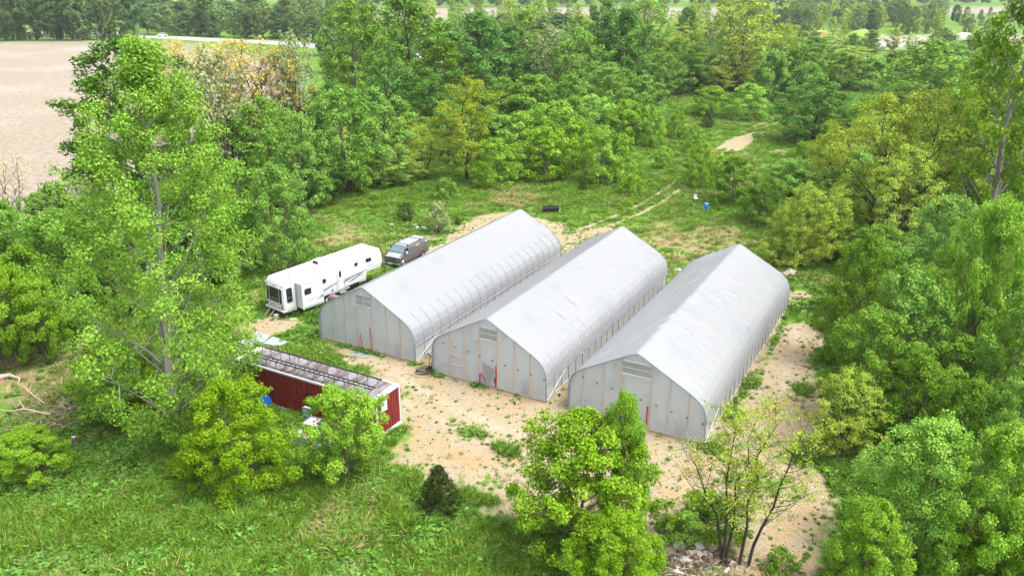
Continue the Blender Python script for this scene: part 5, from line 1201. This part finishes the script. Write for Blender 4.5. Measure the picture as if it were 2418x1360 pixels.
# dead twig brush (too tangled to count)
def brush(name, label, px, py, rx, ry, n, mats, h, seed, cat):
    g = un(px, py); rng = np.random.default_rng(seed); e = None
    for mi, mat in enumerate(mats):
        m = MB()
        for k in range(n):
            a = rng.random() * 6.283; r = rng.random() ** .5; x, y = rx * r * math.cos(a), ry * r * math.sin(a); z = h * (1 - r * r) * rng.random() + .03
            d = rng.normal(size=3); d[2] *= .25; d /= np.linalg.norm(d); L = .25 + .7 * rng.random()
            m.tube([(x, y, z), tuple(np.array([x, y, z]) + d * L * .5 + [0, 0, .05]), tuple(np.array([x, y, z]) + d * L + [0, 0, -.02])], [.022, .016, .006], 4, False)
        o = m.build(name if mi == 0 else 'twigs', M[mat], e, label=label) if mi == 0 else m.build('twigs', M[mat], e)
        if mi == 0: e = o; o.location = (g[0], g[1], 0); o['kind'] = 'stuff'; o['category'] = cat
brush('brush_pile', 'tangle of dead twigs on bare earth by the stumps', 120, 1012, 2.6, .9, 150, ['dead_dark', 'dead', 'bark_brown'], .35, 3, 'brush')
brush('brush_pile', 'tangle of dead roots and twigs beside the dark log', 158, 975, .9, .5, 60, ['dead_dark', 'dead'], .5, 4, 'brush')
brush('brush_pile', 'broken sticks mixed into the rubbish heap', 1650, 1345, 2.6, 1.3, 110, ['dead_dark', 'dead'], .6, 6, 'brush')
rng = np.random.default_rng(44)
for k in range(70):
    a = rng.random() * 6.283; r = rng.random() ** .6; g = un(1640 + math.cos(a) * r * 110, 1330 + math.sin(a) * r * 42); kd = rng.integers(3)
    s = .10 + .17 * rng.random()
    rock(0, 0, s, ('grey rubble lump in the rubbish heap under the bare-branched tree', 'brown clod in the rubbish heap under the bare-branched tree', 'dark lump in the rubbish heap under the bare-branched tree')[kd], 'lumps of the rubbish heap', ('concrete', 'bark_brown', 'dead_dark')[kd], .25 * (1 - r) * rng.random(), 100 + k % 9, xy=g, name='rubble_lump', cat='rubble')
# ------------------------------------------------------------------ far away: vehicles, quarry
def far_car(px, py, rz, paint, label, L=4.6, H=1.65):
    g = un(px, py); t = empty('car', (g[0], g[1], .06), rz, label=label, category='car')
    MB().prism([(0, .35), (0, .85), (.9, .98), (1.5, H - .1), (2.0, H), (3.6, H), (4.3, 1.0), (4.6, .9), (4.6, .35)], lambda y, z, d: (d, y * L / 4.6, z), -.9, .9).build('body', M[paint], t, False, .06)
    MB().prism([(1.05, 1.02), (1.55, H - .16), (3.55, H - .12), (4.1, 1.04)], lambda y, z, d: (d, y * L / 4.6, z), -.92, .92).build('windows', M['glass'], t)
    for x in (-.8, .8):
        for y in (.9, 3.6): MB().lathe([(.05, -.1), (.32, -.1), (.32, .1), (.05, .1)], 14, (x, y * L / 4.6, .32), 'x').build('wheel', M['rubber'], t)
far_car(743, 106, -1.0, 'car_blue', 'blue-grey car on the far road'); far_car(372, 87.5, -1.0, 'white', 'white car on the far road at the wood corner')
def heap(px, py, r, h, label, seed, mat):
    g = un(px, py); n = 40; xs_ = np.linspace(-1.4, 1.4, n); X_, Y_ = np.meshgrid(xs_, xs_)
    Zh = h * np.clip(1.15 - np.hypot(X_, Y_), 0, 1) ** .8 * (.85 + .3 * fbm(X_ * 3 + seed, Y_ * 3, 2.2, seed)) - .1
    ii = (np.arange(n - 1)[:, None] * n + np.arange(n - 1)[None]).ravel()
    o = link('gravel_heap', npmesh('gravel_heap', np.stack([X_ * r, Y_ * r * .6, Zh], -1).reshape(-1, 3), np.stack([ii, ii + 1, ii + n + 1, ii + n], 1), mat, None, True), None, label=label, category='heap', group='gravel heaps'); o.location = (g[0], g[1], 0)
gm_ = plain('gravel', (.30, .26, .245), .95, 0, .2, .4)
heap(2095, 106, 11, 3.6, 'largest pale gravel heap beyond the trees', 4, gm_); heap(2160, 100, 8, 2.8, 'lower pale gravel heap joined to the largest', 8, gm_); heap(2275, 92, 11, 2.8, 'pinkish gravel heap apart from the others', 9, gm_)
gmnd = NT('mound_grass'); gmnd.bsdf(gmnd.mix(gmnd.noise(gmnd.pos(), .3, 5), (.14, .24, .04), (.22, .31, .08)), .95, 0, .1)
g = un(2035, 92); n = 30; xs_ = np.linspace(-1.3, 1.3, n); X_, Y_ = np.meshgrid(xs_, xs_); Zh = 4.5 * np.clip(1.1 - np.hypot(X_, Y_), 0, 1) ** .7 * (.8 + .4 * fbm(X_ * 3, Y_ * 3, 1.5, 3)) - .1; ii = (np.arange(n - 1)[:, None] * n + np.arange(n - 1)[None]).ravel()
o = link('grass_mound', npmesh('grass_mound', np.stack([X_ * 12, Y_ * 8, Zh], -1).reshape(-1, 3), np.stack([ii, ii + 1, ii + n + 1, ii + n], 1), gmnd.m, None, True), None, kind='structure', label='grass-covered mound behind the gravel heaps'); o.location = (g[0], g[1], 0)
g = un(1936, 94); t = empty('dragline_crane', g, 0, label='yellow excavator crane with dark lattice boom among the far trees', category='crane')
MB().box(-2.6, 2.6, -2.2, 2.2, 1.2, 3.8).build('cab', M['crane_y'], t, False, .15); MB().box(-2.0, -.6, -2.25, -2.2, 2.2, 3.4).build('cab_window', M['glass'], t)
for s in (-1, 1): MB().prism(rrect(-2.8, 2.8, 0, 1.15, .5), lambda u, v, d: (u, d, v), s * 1.9 - .4, s * 1.9 + .4).build('crawler_track', M['crane'], t)
m = MB(); A, B = np.array([-2, 0, 2.6]), np.array([-19.5, 0, 14.5])
for dy in (-.7, .7):
    for dz in (-.6, .6): m.bar(tuple(A + [0, dy * .6, dz * .6]), tuple(B + [0, dy * .5, dz * .5]), .22, .22)
for k in range(14):
    a = A + (B - A) * k / 14; b = A + (B - A) * (k + 1) / 14; s = 1 if k % 2 else -1; m.bar(tuple(a + [0, -.5, .5 * s]), tuple(b + [0, -.5, -.5 * s]), .1, .1); m.bar(tuple(a + [0, .5, .5 * s]), tuple(b + [0, .5, -.5 * s]), .1, .1)
m.build('boom', M['crane'], t); MB().bar((1.5, 0, 3.8), (-.5, 0, 7.5), .2, .2).bar((-.5, 0, 7.5), (-19.5, 0, 15), .08, .08).build('boom_stay', M['crane'], t)

# ------------------------------------------------------------------ labels that tell look-alikes apart by what they stand near
ORD = ['nearest', 'second nearest', 'third nearest', 'fourth nearest', 'fifth nearest', 'sixth nearest', 'seventh nearest', 'eighth nearest', 'ninth nearest', 'tenth nearest',
       'eleventh nearest', 'twelfth nearest', 'thirteenth nearest', 'fourteenth nearest', 'fifteenth nearest', 'sixteenth nearest', 'seventeenth nearest', 'eighteenth nearest', 'nineteenth nearest', 'twentieth nearest']
XY = lambda px, py: un(px, py)[:2]
for grp, lab, mark, at_ in [
    ('yellow-green locusts beyond the third greenhouse', 'yellow-green locust with thin dark stems', 'the back of the third greenhouse', XY(1800, 660)),
    ('tall trees of the wood behind the clearing', 'tall broadleaf tree in the wood', 'the van', XY(960, 600)),
    ('trees along the far side of the sand', 'green tree lining the sand', 'the back of the third greenhouse', XY(1850, 720)),
    ('trees along the back of the clearing', 'green broadleaf tree at the wood edge', 'the white trailer', XY(720, 700)),
    ('rounded bushy trees beside the track', 'round bright bushy tree', 'the black trough', XY(1300, 500)),
    ('trees beyond the end of the track', 'green tree beyond the end of the track', 'the dense dark round tree', XY(1932, 338)),
    ('trees between the track and the yellow-green locusts', 'leafy tree beside the track', 'the blue barrel', XY(1667, 497)),
    ('thicket below the field', 'leafy tree in the thicket', 'the tall broken stump', XY(228, 985)),
    ('trees crowded behind the poplar', 'dark leafy tree crowded behind the poplar', 'the white trailer', XY(640, 720)),
    ('yellow budding trees by the field', 'yellow-ochre budding tree with dark limbs', 'the white trailer', XY(640, 720)),
    ('low yellow-green trees behind the van', 'low yellow-green tree at the wood edge', 'the van', XY(960, 600)),
    ('rounded trees where the track ends', 'bright rounded tree where the track ends', 'the bare sandy patch', XY(1745, 335)),
    ('low shrubs around the bare-branched tree', 'low green shrub around the bare-branched tree', 'the third greenhouse corner', XY(1664, 1052)),
    ('white boards behind the second greenhouse', 'white board lying behind the second greenhouse', 'the greenhouse', G2[0]),
    ('concrete blocks by the pale shrub', 'concrete block by the pale shrub', 'the shrub', XY(1034, 550)),
]:
    ms = [o for o in COL.objects if o.parent is None and o.get('group') == grp]
    ms.sort(key=lambda o: math.hypot(o.location.x - at_[0], o.location.y - at_[1]))
    for k, o in enumerate(ms): o['label'] = f'{lab}, {ORD[k]} to {mark}'

# ------------------------------------------------------------------ thin haze in the air
hz = bpy.data.materials.new('haze_air'); hz.use_nodes = True; hn = hz.node_tree.nodes; hn.remove(hn['Principled BSDF'])
pv = hn.new('ShaderNodeVolumePrincipled'); pv.inputs['Color'].default_value = (.86, .93, 1, 1); pv.inputs['Density'].default_value = .00013; pv.inputs['Anisotropy'].default_value = .3
hz.node_tree.links.new(pv.outputs[0], hn['Material Output'].inputs['Volume'])
MB().box(-2700, 2700, -450, 3300, -1.2, 34).build('haze', hz, None, kind='stuff', label='thin pale haze in the air')
